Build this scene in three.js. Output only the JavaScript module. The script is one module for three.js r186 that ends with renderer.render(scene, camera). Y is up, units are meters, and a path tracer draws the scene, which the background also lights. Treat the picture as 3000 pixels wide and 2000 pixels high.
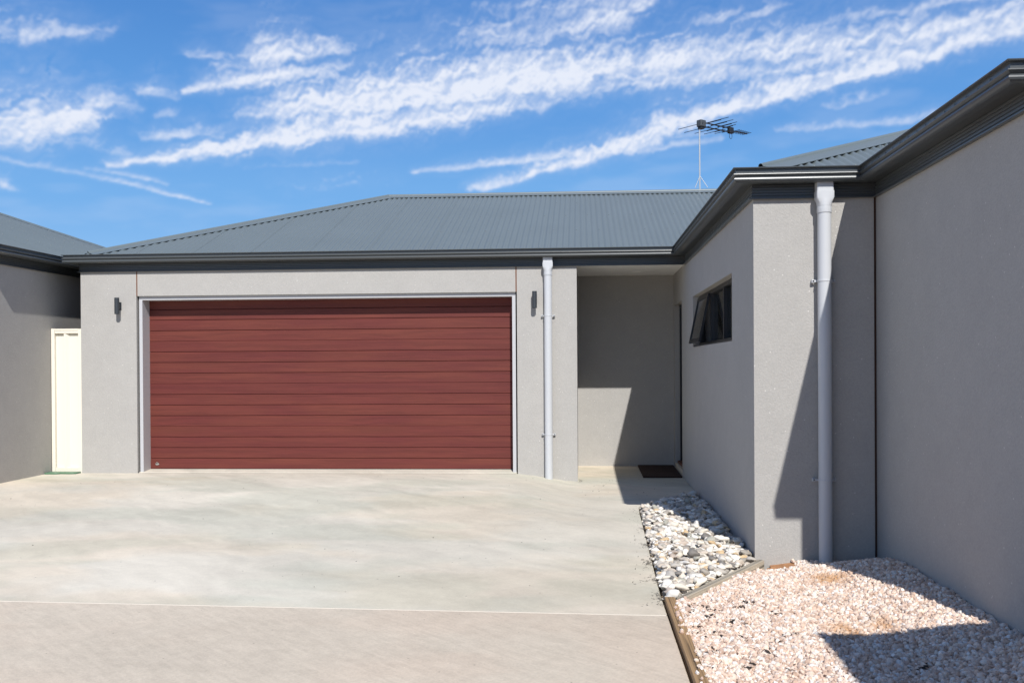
import * as THREE from 'three';
import { RoundedBoxGeometry } from 'three/addons/geometries/RoundedBoxGeometry.js';
import { mergeGeometries, mergeVertices, toCreasedNormals } from 'three/addons/utils/BufferGeometryUtils.js';

// ------------------------------------------------------------------ camera, sun, exposure
const scene = new THREE.Scene();
const renderer = new THREE.WebGLRenderer({ antialias: true });
renderer.toneMapping = THREE.LinearToneMapping;
renderer.toneMappingExposure = 1.22;
renderer.shadowMap.enabled = true;

const F = 2899.8, VIEW_W = 3000, VIEW_H = 2000;
const camera = new THREE.PerspectiveCamera(2 * Math.atan(VIEW_H / 2 / F) * 180 / Math.PI, VIEW_W / VIEW_H, 0.1, 6000);
{
  const yaw = -0.0686, pitch = -0.0056, roll = -0.0061;
  const cy = Math.cos(yaw), sy = Math.sin(yaw), cp = Math.cos(pitch), sp = Math.sin(pitch), cr = Math.cos(roll), sr = Math.sin(roll);
  let r0 = [cy, 0, sy], r1 = [0, 1, 0], r2 = [-sy, 0, cy];
  const mix = (a, b, p, q) => a.map((v, i) => p * v + q * b[i]);
  [r1, r2] = [mix(r1, r2, cp, sp), mix(r1, r2, -sp, cp)];
  [r0, r1] = [mix(r0, r1, cr, sr), mix(r0, r1, -sr, cr)];
  const m = new THREE.Matrix4().makeBasis(new THREE.Vector3(...r0), new THREE.Vector3(...r1), new THREE.Vector3(...r2));
  camera.quaternion.setFromRotationMatrix(m);
  camera.position.set(5.7141, 1.3664, 12.3906);
  camera.setViewOffset(VIEW_W, VIEW_H, -4.8, -84.6, VIEW_W, VIEW_H);      // the lens is shifted up
  camera.updateProjectionMatrix();
}
const SUN_DIR = new THREE.Vector3(0.237, 1, 1.062).normalize();
const sun = new THREE.DirectionalLight(new THREE.Color(1.0, 0.978, 0.943), 4.2);
sun.position.copy(SUN_DIR).multiplyScalar(40).add(new THREE.Vector3(4, 0, 3));
sun.target.position.set(4, 0, 3);
sun.castShadow = true;
sun.shadow.mapSize.set(4096, 4096);
Object.assign(sun.shadow.camera, { left: -16, right: 16, top: 16, bottom: -16, near: 1, far: 90 });
scene.add(sun, sun.target);

// ------------------------------------------------------------------ noise
function hash(ix, iy, seed) {
  let h = Math.imul(ix, 374761393) ^ Math.imul(iy, 668265263) ^ Math.imul(seed | 0, 1274126177);
  h = Math.imul(h ^ (h >>> 13), 1103515245); h ^= h >>> 16; h = Math.imul(h, 2246822519); h ^= h >>> 13;
  return (h >>> 0) / 4294967296;
}
function vnoise(x, y, seed = 0, px = 0, py = 0) {
  const fx = Math.floor(x), fy = Math.floor(y); let tx = x - fx, ty = y - fy;
  tx = tx * tx * tx * (tx * (tx * 6 - 15) + 10); ty = ty * ty * ty * (ty * (ty * 6 - 15) + 10);
  let x0 = fx, x1 = fx + 1, y0 = fy, y1 = fy + 1;
  if (px) { x0 = ((x0 % px) + px) % px; x1 = ((x1 % px) + px) % px; }
  if (py) { y0 = ((y0 % py) + py) % py; y1 = ((y1 % py) + py) % py; }
  const a = hash(x0, y0, seed), b = hash(x1, y0, seed), c = hash(x0, y1, seed), d = hash(x1, y1, seed);
  return a + (b - a) * tx + (c - a) * ty + (a - b - c + d) * tx * ty;
}
function fbm(x, y, oct, seed = 0, px = 0, py = 0) {
  let s = 0, w = 0.5, n = 0;
  for (let o = 0; o < oct; o++) { s += w * vnoise(x, y, seed + o * 17, px, py); n += w; w *= 0.5; x *= 2; y *= 2; px *= 2; py *= 2; }
  return s / n;
}
let rngState = 12345;
const rnd = () => { rngState = (Math.imul(rngState, 1664525) + 1013904223) | 0; return ((rngState >>> 8) & 0xffffff) / 16777216; };
const clamp = (v, a = 0, b = 1) => Math.min(b, Math.max(a, v));
const sstep = (a, b, v) => { const t = clamp((v - a) / (b - a)); return t * t * (3 - 2 * t); };
const lerp = (a, b, t) => a + (b - a) * t;

// ------------------------------------------------------------------ sky: clear blue air with cirrus streaks
// each cloud streak: points of [azimuth, elevation, half width] in degrees and a density
const STREAKS = [
  [ [-26.41, 10.68, 0.10, 0.50],[-24.34, 11.02, 0.18, 0.70],[-22.09, 11.47, 0.28, 0.85],[-19.56, 11.98, 0.38, 0.90],[-17.67, 12.49, 0.55, 0.90],[-15.27, 12.92, 0.65, 0.90],[-12.09, 13.30, 0.60, 0.90],[-8.86, 13.74, 0.55, 0.85],[-5.85, 14.19, 0.50, 0.75],[-2.83, 14.61, 0.35, 0.50],[-0.81, 14.86, 0.20, 0.20] ],
  [ [-19.43, 13.71, 0.25, 0.50],[-17.18, 14.13, 0.60, 0.75],[-14.29, 14.47, 0.81, 0.85],[-11.34, 14.87, 0.91, 0.90],[-8.35, 15.28, 1.01, 0.90],[-5.34, 15.53, 0.96, 0.90],[-2.06, 15.86, 0.86, 0.90],[0.45, 16.23, 0.76, 0.85],[2.94, 16.54, 0.71, 0.75],[5.65, 16.80, 0.65, 0.75],[9.04, 16.95, 0.65, 0.70],[12.57, 16.99, 0.65, 0.65],[15.98, 17.00, 0.60, 0.65],[19.24, 16.98, 0.55, 0.65],[23.40, 17.03, 0.60, 0.70],[26.26, 17.08, 0.60, 0.60] ],
  [ [-4.59, 14.90, 0.35, 0.40],[-1.31, 15.10, 0.50, 0.45],[1.69, 15.66, 0.60, 0.50],[5.40, 15.85, 0.60, 0.55],[9.04, 15.92, 0.55, 0.60],[12.57, 16.06, 0.55, 0.55],[15.97, 16.44, 0.65, 0.55],[19.24, 16.62, 0.65, 0.60],[23.40, 16.69, 0.65, 0.70],[26.26, 16.68, 0.60, 0.60] ],
  [ [-6.18, 9.97, 0.13, 0.50],[-3.86, 10.59, 0.23, 0.65],[-1.09, 11.34, 0.30, 0.75],[1.67, 11.96, 0.35, 0.80],[3.91, 12.60, 0.45, 0.85],[5.63, 13.34, 0.50, 0.85],[7.58, 13.85, 0.48, 0.80],[9.98, 14.31, 0.43, 0.80],[12.56, 14.85, 0.40, 0.80],[15.07, 15.34, 0.45, 0.75],[17.73, 15.82, 0.45, 0.75],[20.29, 16.24, 0.50, 0.70],[23.40, 16.60, 0.55, 0.65] ],
  [ [-9.63, 10.94, 0.08, 0.40],[-6.87, 11.23, 0.13, 0.55],[-3.85, 11.61, 0.15, 0.60],[-0.08, 11.88, 0.20, 0.60],[3.16, 12.08, 0.23, 0.50],[5.63, 12.30, 0.15, 0.40],[7.82, 12.46, 0.10, 0.25] ],
  [ [-22.18, 14.86, 0.15, 0.50],[-20.46, 15.30, 0.30, 0.70],[-18.59, 15.65, 0.40, 0.80],[-16.69, 15.94, 0.38, 0.70],[-14.76, 16.24, 0.25, 0.50],[-12.07, 16.57, 0.15, 0.15] ],
  [ [-20.34, 16.02, 0.30, 0.40],[-18.58, 16.64, 0.55, 0.65],[-16.92, 17.19, 0.60, 0.70],[-15.24, 17.41, 0.45, 0.60],[-13.29, 17.37, 0.25, 0.35] ],
  [ [-32.44, 11.89, 0.76, 0.70],[-30.86, 11.94, 0.86, 0.70],[-29.44, 12.39, 0.86, 0.80],[-27.99, 12.92, 0.65, 0.95],[-26.82, 13.11, 0.40, 0.90] ],
  [ [-29.24, 11.54, 0.35, 0.35],[-27.36, 11.81, 0.25, 0.25],[-25.22, 11.37, 0.20, 0.25] ],
  [ [-27.66, 13.69, 0.15, 0.45],[-26.49, 13.88, 0.30, 0.65],[-25.30, 13.86, 0.23, 0.45],[-24.43, 13.71, 0.10, 0.20] ],
  [ [-24.42, 14.55, 0.20, 0.40],[-23.53, 14.62, 0.30, 0.50],[-22.64, 14.47, 0.20, 0.25] ],
  [ [-21.83, 16.53, 0.15, 0.30],[-21.03, 16.64, 0.23, 0.40],[-20.22, 16.70, 0.13, 0.20] ],
  [ [-32.40, 16.66, 0.45, 0.35],[-30.02, 16.82, 0.50, 0.45],[-27.53, 17.04, 0.35, 0.35],[-25.60, 17.42, 0.20, 0.15] ],
  [ [-8.83, 17.23, 0.40, 0.12],[-6.33, 17.83, 0.86, 0.30],[-3.31, 18.28, 1.11, 0.40],[-0.29, 18.91, 1.21, 0.50],[2.21, 19.43, 1.01, 0.60],[4.20, 19.96, 0.76, 0.50] ],
  [ [-7.34, 16.56, 0.35, 0.20],[-3.82, 16.80, 0.45, 0.30],[-0.80, 17.45, 0.55, 0.25],[1.71, 18.29, 0.45, 0.20] ],
  [ [6.64, 18.58, 0.15, 0.30],[7.85, 18.81, 0.25, 0.50],[9.05, 19.08, 0.15, 0.30] ],
  [ [9.05, 18.64, 0.15, 0.25],[10.48, 19.01, 0.23, 0.40],[11.42, 19.27, 0.15, 0.25] ],
  [ [8.80, 17.46, 0.25, 0.30],[11.88, 17.84, 0.30, 0.35],[14.86, 18.13, 0.30, 0.35],[18.17, 18.28, 0.30, 0.35],[21.34, 18.26, 0.25, 0.30] ],
  [ [13.82, 13.80, 0.13, 0.25],[15.29, 14.04, 0.20, 0.35],[16.96, 14.33, 0.13, 0.25] ],
  [ [10.92, 12.75, 0.10, 0.25],[12.55, 12.80, 0.15, 0.35],[14.84, 12.77, 0.15, 0.35],[17.06, 12.76, 0.18, 0.40],[19.01, 12.85, 0.18, 0.40],[21.53, 12.80, 0.15, 0.30] ],
  [ [5.14, 12.65, 0.08, 0.20],[6.61, 12.78, 0.10, 0.30],[7.82, 12.81, 0.08, 0.20] ],
  [ [-31.67, 10.64, 0.10, 0.25],[-28.84, 10.30, 0.11, 0.28],[-26.10, 9.96, 0.10, 0.30],[-23.69, 9.50, 0.08, 0.45],[-21.89, 9.12, 0.06, 0.50],[-20.86, 8.91, 0.04, 0.20] ],
  [ [-27.27, 10.44, 0.08, 0.15],[-25.88, 10.33, 0.08, 0.30],[-24.35, 10.11, 0.08, 0.35],[-23.12, 9.85, 0.05, 0.20] ],
  [ [-32.07, 9.40, 0.20, 0.50],[-31.18, 9.25, 0.20, 0.55],[-30.59, 9.03, 0.10, 0.25] ],
  [ [-24.66, 12.26, 0.13, 0.30],[-23.22, 12.41, 0.20, 0.50],[-21.63, 12.71, 0.25, 0.50],[-20.25, 12.64, 0.20, 0.30] ],
  [ [-23.88, 13.30, 0.10, 0.20],[-22.98, 13.46, 0.20, 0.30],[-22.64, 13.66, 0.13, 0.20] ],
  [ [-19.10, 10.96, 0.10, 0.10],[-15.77, 11.25, 0.13, 0.16],[-12.84, 11.48, 0.10, 0.12] ],
  [ [-17.21, 9.97, 0.25, 0.10],[-14.32, 10.17, 0.35, 0.14],[-10.87, 10.61, 0.25, 0.08] ],
  [ [-0.81, 15.09, 0.13, 0.40],[0.19, 15.23, 0.25, 0.40],[1.69, 15.36, 0.20, 0.25] ],
  [ [-0.55, 17.26, 0.15, 0.30],[-0.05, 17.50, 0.20, 0.35],[0.33, 17.70, 0.13, 0.20] ],
];
{
  const W = 4096, H = 2048, data = new Float32Array(W * H * 4);
  const D = Math.PI / 180, EXP = 1 / 1.22;
  const segs = [];
  for (const s of STREAKS) for (let i = 0; i + 1 < s.length; i++) segs.push([...s[i], ...s[i + 1], i === 0, i + 2 === s.length]);
  const grad = [[0, .40, .64, .93], [4, .30, .555, .90], [9, .19, .445, .84], [14, .125, .345, .755], [20, .085, .262, .65], [40, .045, .14, .39], [90, .025, .085, .26]];  // rows above the view are kept dim to darken shade on the ground
  const MINA = -40, MAXA = 34;
  for (let j = 0; j < H; j++) {
    const el = ((j + 0.5) / H - 0.5) * 180;
    const e = Math.max(el, 0);
    let g = 0; while (g < grad.length - 2 && e > grad[g + 1][0]) g++;
    const t = sstep(0, 1, clamp((e - grad[g][0]) / (grad[g + 1][0] - grad[g][0]))) * 0.5 + 0.5 * clamp((e - grad[g][0]) / (grad[g + 1][0] - grad[g][0]));
    const r0 = lerp(grad[g][1], grad[g + 1][1], t), g0 = lerp(grad[g][2], grad[g + 1][2], t), b0 = lerp(grad[g][3], grad[g + 1][3], t);
    for (let i = 0; i < W; i++) {
      const phi = ((i + 0.5) / W - 0.5) * 2 * Math.PI, x = Math.cos(phi), z = Math.sin(phi);
      let az = Math.atan2(x, -z) / D;
      let c = 0;
      if (el > 0) {
        const near = az > MINA && az < MAXA && el < 26;
        if (near) {
          // ragged edges: the streaks are torn by warped noise
          const wx = (fbm(az * 0.9, el * 1.3, 4, 5) - 0.5), wy = (fbm(az * 0.9 + 40, el * 1.3, 4, 9) - 0.5);
          const fx = (fbm(az * 4.5, el * 5, 3, 21) - 0.5), fy = (fbm(az * 4.5, el * 5, 3, 25) - 0.5);
          const qe0 = el;
          let m = 0, veil = 0, dn = 0, wd = 1;
          for (const s of segs) {
            const lo = Math.min(s[1], s[5]) - 4.6 * Math.max(s[2], s[6]) - 0.3, hi = Math.max(s[1], s[5]) + 4.6 * Math.max(s[2], s[6]) + 0.3;
            if (qe0 < lo - 0.5 || qe0 > hi + 0.5) continue;
            const ws = clamp(0.08 + Math.max(s[2], s[6]) / 0.4), qa = az + (wx * 1.6 + fx * 0.22) * ws, qe = el + (wy * 0.62 + fy * 0.13) * ws;
            const dx = s[4] - s[0], dy = s[5] - s[1], L2 = dx * dx + dy * dy;
            let tt = ((qa - s[0]) * dx + (qe - s[1]) * dy) / L2;
            if ((tt < 0 && !s[8]) || (tt > 1 && !s[9])) { if (tt < -0.12 || tt > 1.12) continue; }
            tt = clamp(tt);
            const ex = qa - s[0] - dx * tt, ey = qe - s[1] - dy * tt, d = Math.hypot(ex, ey), side = ey < 0 ? 0.72 : 1.25;
            const w = lerp(s[2], s[6], tt) * side * 1.2;
            const k = d / w; if (k > 4.5) continue;
            const den = lerp(s[3], s[7], tt), v = den * Math.exp(-k * k * (ey < 0 ? 0.95 : 0.6)), vl = den * Math.exp(-k * k * (ey < 0 ? 0.32 : 0.14));
            if (v > m) { m = v; dn = den; wd = w; } if (vl > veil) veil = vl;
          }
          if (veil > 0.004) {
            // fibres drawn out along the wind, rising to the right
            const ca = az * 0.966 + el * 0.258, ce = -az * 0.258 + el * 0.966;
            const f1 = fbm(ca * 0.75 + wx * 2.2, ce * 4.2 + wy * 5, 6, 33), f2 = fbm(ca * 4 + fx * 2, ce * 9 + fy * 2, 4, 47);
            // puffs across the streak, like combed wool
            const cb = az * 0.8 - el * 0.6, cc = az * 0.6 + el * 0.8;
            const f3 = fbm(cb * 6.5, cc * 2.2, 4, 61);
            const tex = clamp(0.52 + 1.45 * (f1 - 0.5) + 0.4 * (f2 - 0.5) + 0.75 * (f3 - 0.5), 0, 1);
            const ero = (0.28 + 0.46 * dn) * clamp(wd / 0.4, 0.3, 1);
            c = Math.max(0, m * 1.2 - (1 - tex) * ero * (1 - 0.3 * m)) * (0.62 + 0.42 * tex) + 0.12 * m + veil * 0.32 * (0.25 + 1.5 * Math.max(0, f1 - 0.22)) * (0.6 + 0.8 * f3);
            c = clamp(c);
          }
          c = Math.max(c, 0.10 * sstep(0.52, 0.8, fbm(az * 0.16 + el * .06 + 3, el * 0.7 - az * 0.05, 5, 71)));
        } else {  // cirrus out of view, its cover set to whiten the skylight in shade
          const A = az * 0.97 + el * 0.25, B = el * 0.97 - az * 0.12, zen = sstep(70, 20, el);
          c = zen * 0.72 * sstep(0.40, 0.72, fbm(Math.cos(az * D) * 5 + B * .05, Math.sin(az * D) * 5 + B * 0.13, 5, 83));
        }
        if (near) {
          const edge = Math.min(sstep(MINA, MINA + 4, az), sstep(MAXA, MAXA - 4, az), sstep(26, 23, el));
          c *= edge;
        }
      }
      c = clamp(c) * sstep(0, 2.5, el);
      const o = (j * W + i) * 4;
      data[o] = lerp(r0, 0.80, c) * EXP; data[o + 1] = lerp(g0, 0.85, c) * EXP; data[o + 2] = lerp(b0, 0.97, c) * EXP; data[o + 3] = 1;
    }
  }
  const sky = new THREE.DataTexture(data, W, H, THREE.RGBAFormat, THREE.FloatType);
  sky.mapping = THREE.EquirectangularReflectionMapping; sky.magFilter = THREE.LinearFilter; sky.minFilter = THREE.LinearFilter;
  sky.wrapS = THREE.RepeatWrapping; sky.needsUpdate = true;
  scene.background = sky; scene.environment = sky;
}
console.log('sky done');

// ------------------------------------------------------------------ textures
function colorTex(w, h, repeatX, repeatY, fn, srgb = true) {
  const d = new Uint8Array(w * h * 4);
  const enc = (v) => { v = clamp(v); return Math.round(255 * (srgb ? (v <= 0.0031308 ? 12.92 * v : 1.055 * Math.pow(v, 1 / 2.4) - 0.055) : v)); };
  for (let j = 0; j < h; j++) for (let i = 0; i < w; i++) { const c = fn(i / w, j / h, i, j), o = (j * w + i) * 4; d[o] = enc(c[0]); d[o + 1] = enc(c[1]); d[o + 2] = enc(c[2]); d[o + 3] = 255; }
  const t = new THREE.DataTexture(d, w, h, THREE.RGBAFormat);
  t.wrapS = t.wrapT = THREE.RepeatWrapping; t.magFilter = THREE.LinearFilter; t.minFilter = THREE.LinearMipmapLinearFilter; t.generateMipmaps = true;
  if (srgb) t.colorSpace = THREE.SRGBColorSpace;
  t.repeat.set(repeatX, repeatY); t.needsUpdate = true; return t;
}
const grey = (w, h, rx, ry, fn) => colorTex(w, h, rx, ry, (u, v, i, j) => { const g = fn(u, v, i, j); return [g, g, g]; }, false);

// cement render: fine grain, faint float marks, scattered pale flecks painted in for glints of quartz grains (4 m tile)
const stuccoTex = colorTex(1024, 1024, 1 / 4, 1 / 4, (u, v, i, j) => {
  const big = fbm(u * 6, v * 6, 4, 101, 6, 6), mid = fbm(u * 40, v * 40, 3, 103, 40, 40), fine = vnoise(u * 512, v * 512, 107, 512, 512);
  let k = 1 + (big - 0.5) * 0.07 + (mid - 0.5) * 0.06 + (fine - 0.5) * 0.11;
  const h = hash(i, j, 113); if (hash(i >> 1, j >> 1, 127) > 0.9991) k *= 1.55; else if (h > 0.997) k *= 1.35;
  k *= 0.385; return [k * 1.025, k * 0.985, k * 0.925];
});
const stuccoBump = grey(1024, 1024, 1 / 2, 1 / 2, (u, v) => 0.5 * vnoise(u * 230, v * 230, 131, 230, 230) + 0.35 * vnoise(u * 460, v * 460, 137, 460, 460) + 0.15 * fbm(u * 20, v * 20, 3, 139, 20, 20));
// driveway concrete: blotched, trowelled, with small dark pits (9 m tile)
const rot = (u, v, a) => [u * Math.cos(a) - v * Math.sin(a), u * Math.sin(a) + v * Math.cos(a)];
const concreteTex = colorTex(2048, 2048, 1 / 9, 1 / 9, (u, v, i, j) => {
  const w1 = fbm(u * 8, v * 8, 4, 151, 8, 8), w2 = fbm(u * 8, v * 8, 4, 157, 8, 8);
  const uu = u + (w1 - 0.5) * 0.06, vv = v + (w2 - 0.5) * 0.06;
  const patch = fbm(uu * 5 , vv * 9, 5, 163, 5, 9), green = fbm(uu * 7, vv * 12, 4, 167, 7, 12), pink = fbm(uu * 6, vv * 8, 4, 173, 6, 8);
  const swirl = fbm((uu + vv) * 16, (vv - uu) * 48, 4, 179, 16, 48), fine = vnoise(u * 900, v * 900, 181, 900, 900), fin2 = fbm(u * 160, v * 160, 3, 191, 160, 160);
  let k = 0.622 * (1 + (patch - 0.5) * 0.42 + (swirl - 0.5) * 0.2 + (fine - 0.5) * 0.07 + (fin2 - 0.5) * 0.08);
  const gs = sstep(0.42, 0.68, green), ps = sstep(0.4, 0.66, pink);
  k *= 1 - 0.1 * gs;
  const h = hash(i >> 1, j >> 1, 197); if (h > 0.99985) k *= 0.35; else if (h > 0.9996) k *= 0.8;
  return [k * (1.0 + 0.03 * ps - 0.025 * gs), k * (0.918 - 0.015 * ps + 0.010 * gs), k * (0.765 - 0.045 * ps + 0.0 * gs)];
});
const apronTex = colorTex(2048, 2048, 1 / 8, 1 / 8, (u, v, i, j) => {
  const w1 = fbm(u * 9, v * 9, 4, 211, 9, 9);
  const uu = u + (w1 - 0.5) * 0.05, vv = v - (w1 - 0.5) * 0.04;
  const patch = fbm(uu * 6, vv * 11, 5, 223, 6, 11), pink = fbm(uu * 8, vv * 10, 4, 227, 8, 10), brush = fbm((u + v) * 30, (v - u) * 240, 3, 229, 30, 240), fine = vnoise(u * 900, v * 900, 233, 900, 900), f2 = fbm(u * 120, v * 120, 3, 239, 120, 120);
  let k = 0.575 * (1 + (patch - 0.5) * 0.2 + (brush - 0.5) * 0.14 + (fine - 0.5) * 0.12 + (f2 - 0.5) * 0.12);
  const h = hash(i >> 1, j >> 1, 241); if (h > 0.9998) k *= 0.5; else if (h > 0.9995) k *= 1.2;
  const ps = sstep(0.4, 0.75, pink);
  return [k * (1.0 + 0.02 * ps), k * (0.865 - 0.015 * ps), k * (0.69 - 0.02 * ps)];
});
const concreteBump = grey(1024, 1024, 1 / 2, 1 / 2, (u, v) => 0.6 * fbm(u * 90, v * 90, 3, 251, 90, 90) + 0.4 * vnoise(u * 400, v * 400, 257, 400, 400));
// printed mahogany grain on the steel door, running along the boards
const woodTex = colorTex(1024, 2048, 1 / 2.6, 1 / 2.2, (u, v) => {
  const w = fbm(u * 5, v * 24, 3, 263, 5, 24);
  const g1 = fbm(u * 4, v * 150 + w * 4, 4, 269, 4, 150), g2 = fbm(u * 16, v * 420, 3, 271, 16, 420), tone = fbm(u * 3, v * 16, 3, 277, 3, 16);
  const k = 1 + (g1 - 0.5) * 0.42 + (g2 - 0.5) * 0.22, o = (tone - 0.5);
  return [0.125 * k * (1 + o * 0.25), 0.028 * k * (1 + o * 0.5), 0.0215 * k * (1 + o * 0.15)];
});
const timberTex = colorTex(512, 512, 1, 1, (u, v) => {
  const g = fbm(u * 90, v * 3, 4, 281, 90, 3), k2 = fbm(u * 14, v * 2, 3, 283, 14, 2), cr = sstep(0.62, 0.7, fbm(u * 40, v * 2, 3, 293, 40, 2));
  const k = (0.75 + 0.7 * (g - 0.5) + 0.5 * (k2 - 0.5)) * (1 - 0.6 * cr); return [0.50 * k, 0.31 * k, 0.15 * k];
});
const soilTex = colorTex(512, 512, 1, 1, (u, v) => { const k = 0.6 + 0.8 * fbm(u * 30, v * 30, 4, 307, 30, 30); return [0.36 * k, 0.18 * k, 0.085 * k]; });
const coirBump = grey(512, 512, 4, 4, (u, v) => vnoise(u * 200, v * 200, 311, 200, 200));
const steelTex = colorTex(1024, 1024, 1 / 5, 1 / 5, (u, v) => { const k = 1 + (fbm(u * 9, v * 9, 5, 313, 9, 9) - 0.5) * 0.1 + (vnoise(u * 300, v * 300, 317, 300, 300) - 0.5) * 0.05; return [k * 0.9, k * 0.9, k * 0.9]; });

// ------------------------------------------------------------------ materials
const std = (o) => new THREE.MeshStandardMaterial(o);
const lin = (r, g, b) => new THREE.Color().setRGB(r, g, b);
const M = {
  render: new THREE.MeshPhysicalMaterial({ map: stuccoTex, bumpMap: stuccoBump, bumpScale: 0.002, roughness: 0.95, specularIntensity: 0.2 }),
  roof: std({ color: lin(.15, .18, .187), map: steelTex, roughness: 0.45, metalness: 0.0, side: THREE.DoubleSide }),
  trim: std({ color: lin(.078, .086, .09), map: steelTex, roughness: 0.3, side: THREE.DoubleSide }),
  screw: std({ color: lin(.17, .195, .20), roughness: 0.5 }),
  soffit: std({ color: lin(.84, .83, .80), roughness: 0.8 }),
  door: new THREE.MeshPhysicalMaterial({ map: woodTex, roughness: 0.55, specularIntensity: 0.6 }),
  jamb: std({ color: lin(.47, .47, .48), roughness: 0.45 }),
  pipe: std({ color: lin(.52, .53, .545), roughness: 0.4 }),
  sealant: std({ color: lin(.17, .075, .04), roughness: 0.95 }),
  frame: std({ color: lin(.012, .013, .016), roughness: 0.35 }),
  glass: new THREE.MeshPhysicalMaterial({ color: lin(.62, .64, .64), transmission: 1, thickness: 0, roughness: 0.01, ior: 1.5 }),
  dark: std({ color: lin(.012, .011, .011), roughness: 0.6 }),
  inside: std({ color: lin(.35, .34, .32), roughness: 0.9 }),
  concrete: new THREE.MeshPhysicalMaterial({ map: concreteTex, bumpMap: concreteBump, bumpScale: 0.0012, roughness: 0.95, specularIntensity: 0.2 }),
  apron: new THREE.MeshPhysicalMaterial({ map: apronTex, bumpMap: concreteBump, bumpScale: 0.0016, roughness: 0.95, specularIntensity: 0.2 }),
  joint: std({ color: lin(.72, .64, .52), roughness: 0.9 }),
  cream: std({ color: lin(.76, .71, .60), roughness: 0.45 }),
  green: std({ color: lin(.09, .19, .11), roughness: 0.4 }),
  lamp: std({ color: lin(.035, .04, .046), roughness: 0.42 }),
  lens: std({ color: lin(.85, .85, .83), roughness: 0.3 }),
  mat: std({ color: lin(.05, .022, .012), roughness: 1, bumpMap: coirBump, bumpScale: 0.006 }),
  timber: std({ map: timberTex, roughness: 0.9 }),
  timberGrey: std({ map: timberTex, color: lin(1.1, 1.55, 2.5), roughness: 0.9 }),
  soil: std({ map: soilTex, roughness: 1 }),
  galv: std({ color: lin(.55, .56, .56), roughness: 0.4, metalness: 0.5 }),
  black: std({ color: lin(.012, .014, .018), roughness: 0.5 }),
  emblem: std({ color: lin(.62, .6, .55), roughness: 0.3, metalness: 0.5 }),
  emblemDark: std({ color: lin(.02, .02, .02), roughness: 0.4 }),
  twig: std({ color: lin(.035, .026, .02), roughness: 1 }),
  ground: std({ color: lin(.32, .19, .11), roughness: 1 }),
};

// ------------------------------------------------------------------ helpers
function worldUV(g) {                                  // uv in metres from position, by the way each face points
  if (g.index) g = g.toNonIndexed();
  const p = g.attributes.position, n = p.count, uv = new Float32Array(n * 2);
  const a = new THREE.Vector3(), b = new THREE.Vector3(), c = new THREE.Vector3();
  for (let i = 0; i < n; i += 3) {
    a.fromBufferAttribute(p, i); b.fromBufferAttribute(p, i + 1); c.fromBufferAttribute(p, i + 2);
    const nx = b.clone().sub(a).cross(c.clone().sub(a)), ax = Math.abs(nx.x), ay = Math.abs(nx.y), az = Math.abs(nx.z);
    for (const [k, v] of [[0, a], [1, b], [2, c]]) {
      const q = ax > ay && ax > az ? [v.z + 1.7, v.y] : ay > az ? [v.x, v.z] : [v.x, v.y];
      uv[(i + k) * 2] = q[0]; uv[(i + k) * 2 + 1] = q[1];
    }
  }
  g.setAttribute('uv', new THREE.BufferAttribute(uv, 2)); return g;
}
const used = {};
function numbered(name) { const k = used[name] = (used[name] ?? -1) + 1; return k ? `${name}_${String(k).padStart(3, '0')}` : name; }
function mesh(name, g, m, parent) {
  const o = new THREE.Mesh(g, m); o.castShadow = o.receiveShadow = true;
  o.name = parent === scene ? numbered(name) : name; parent.add(o); return o;
}
function thing(name, label, category, pos = [0, 0, 0], group) {
  const o = new THREE.Group(); o.name = numbered(name); o.position.set(...pos); o.userData = { label, category }; if (group) o.userData.group = group; scene.add(o); return o;
}
function tag(o, label, category, group, kind) { Object.assign(o.userData, { label, category }); if (group) o.userData.group = group; if (kind) o.userData.kind = kind; return o; }
const structure = (o) => { o.userData.kind = 'structure'; return o; };
function box(x0, x1, y0, y1, z0, z1, r = 0) {
  const g = r ? new RoundedBoxGeometry(x1 - x0, y1 - y0, z1 - z0, 2, r) : new THREE.BoxGeometry(x1 - x0, y1 - y0, z1 - z0);
  g.translate((x0 + x1) / 2, (y0 + y1) / 2, (z0 + z1) / 2); const n = worldUV(g); return n;
}
function geo(pos, idx) { const g = new THREE.BufferGeometry(); g.setAttribute('position', new THREE.Float32BufferAttribute(pos, 3)); if (idx) g.setIndex(idx); return g; }
function flat(pos, idx) { let g = geo(pos, idx).toNonIndexed(); g = worldUV(g); g.computeVertexNormals(); return g; }
function rod(a, b, r, seg = 8, r2 = r) {
  const A = new THREE.Vector3(...a), B = new THREE.Vector3(...b), g = new THREE.CylinderGeometry(r2, r, A.distanceTo(B), seg);
  g.applyQuaternion(new THREE.Quaternion().setFromUnitVectors(new THREE.Vector3(0, 1, 0), B.clone().sub(A).normalize()));
  g.translate((A.x + B.x) / 2, (A.y + B.y) / 2, (A.z + B.z) / 2); return g;
}
const merge = (list) => mergeGeometries(list.map((g) => { g = g.index ? g.toNonIndexed() : g; for (const k of Object.keys(g.attributes)) if (!['position', 'normal', 'uv'].includes(k)) g.deleteAttribute(k); return g; }));

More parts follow.
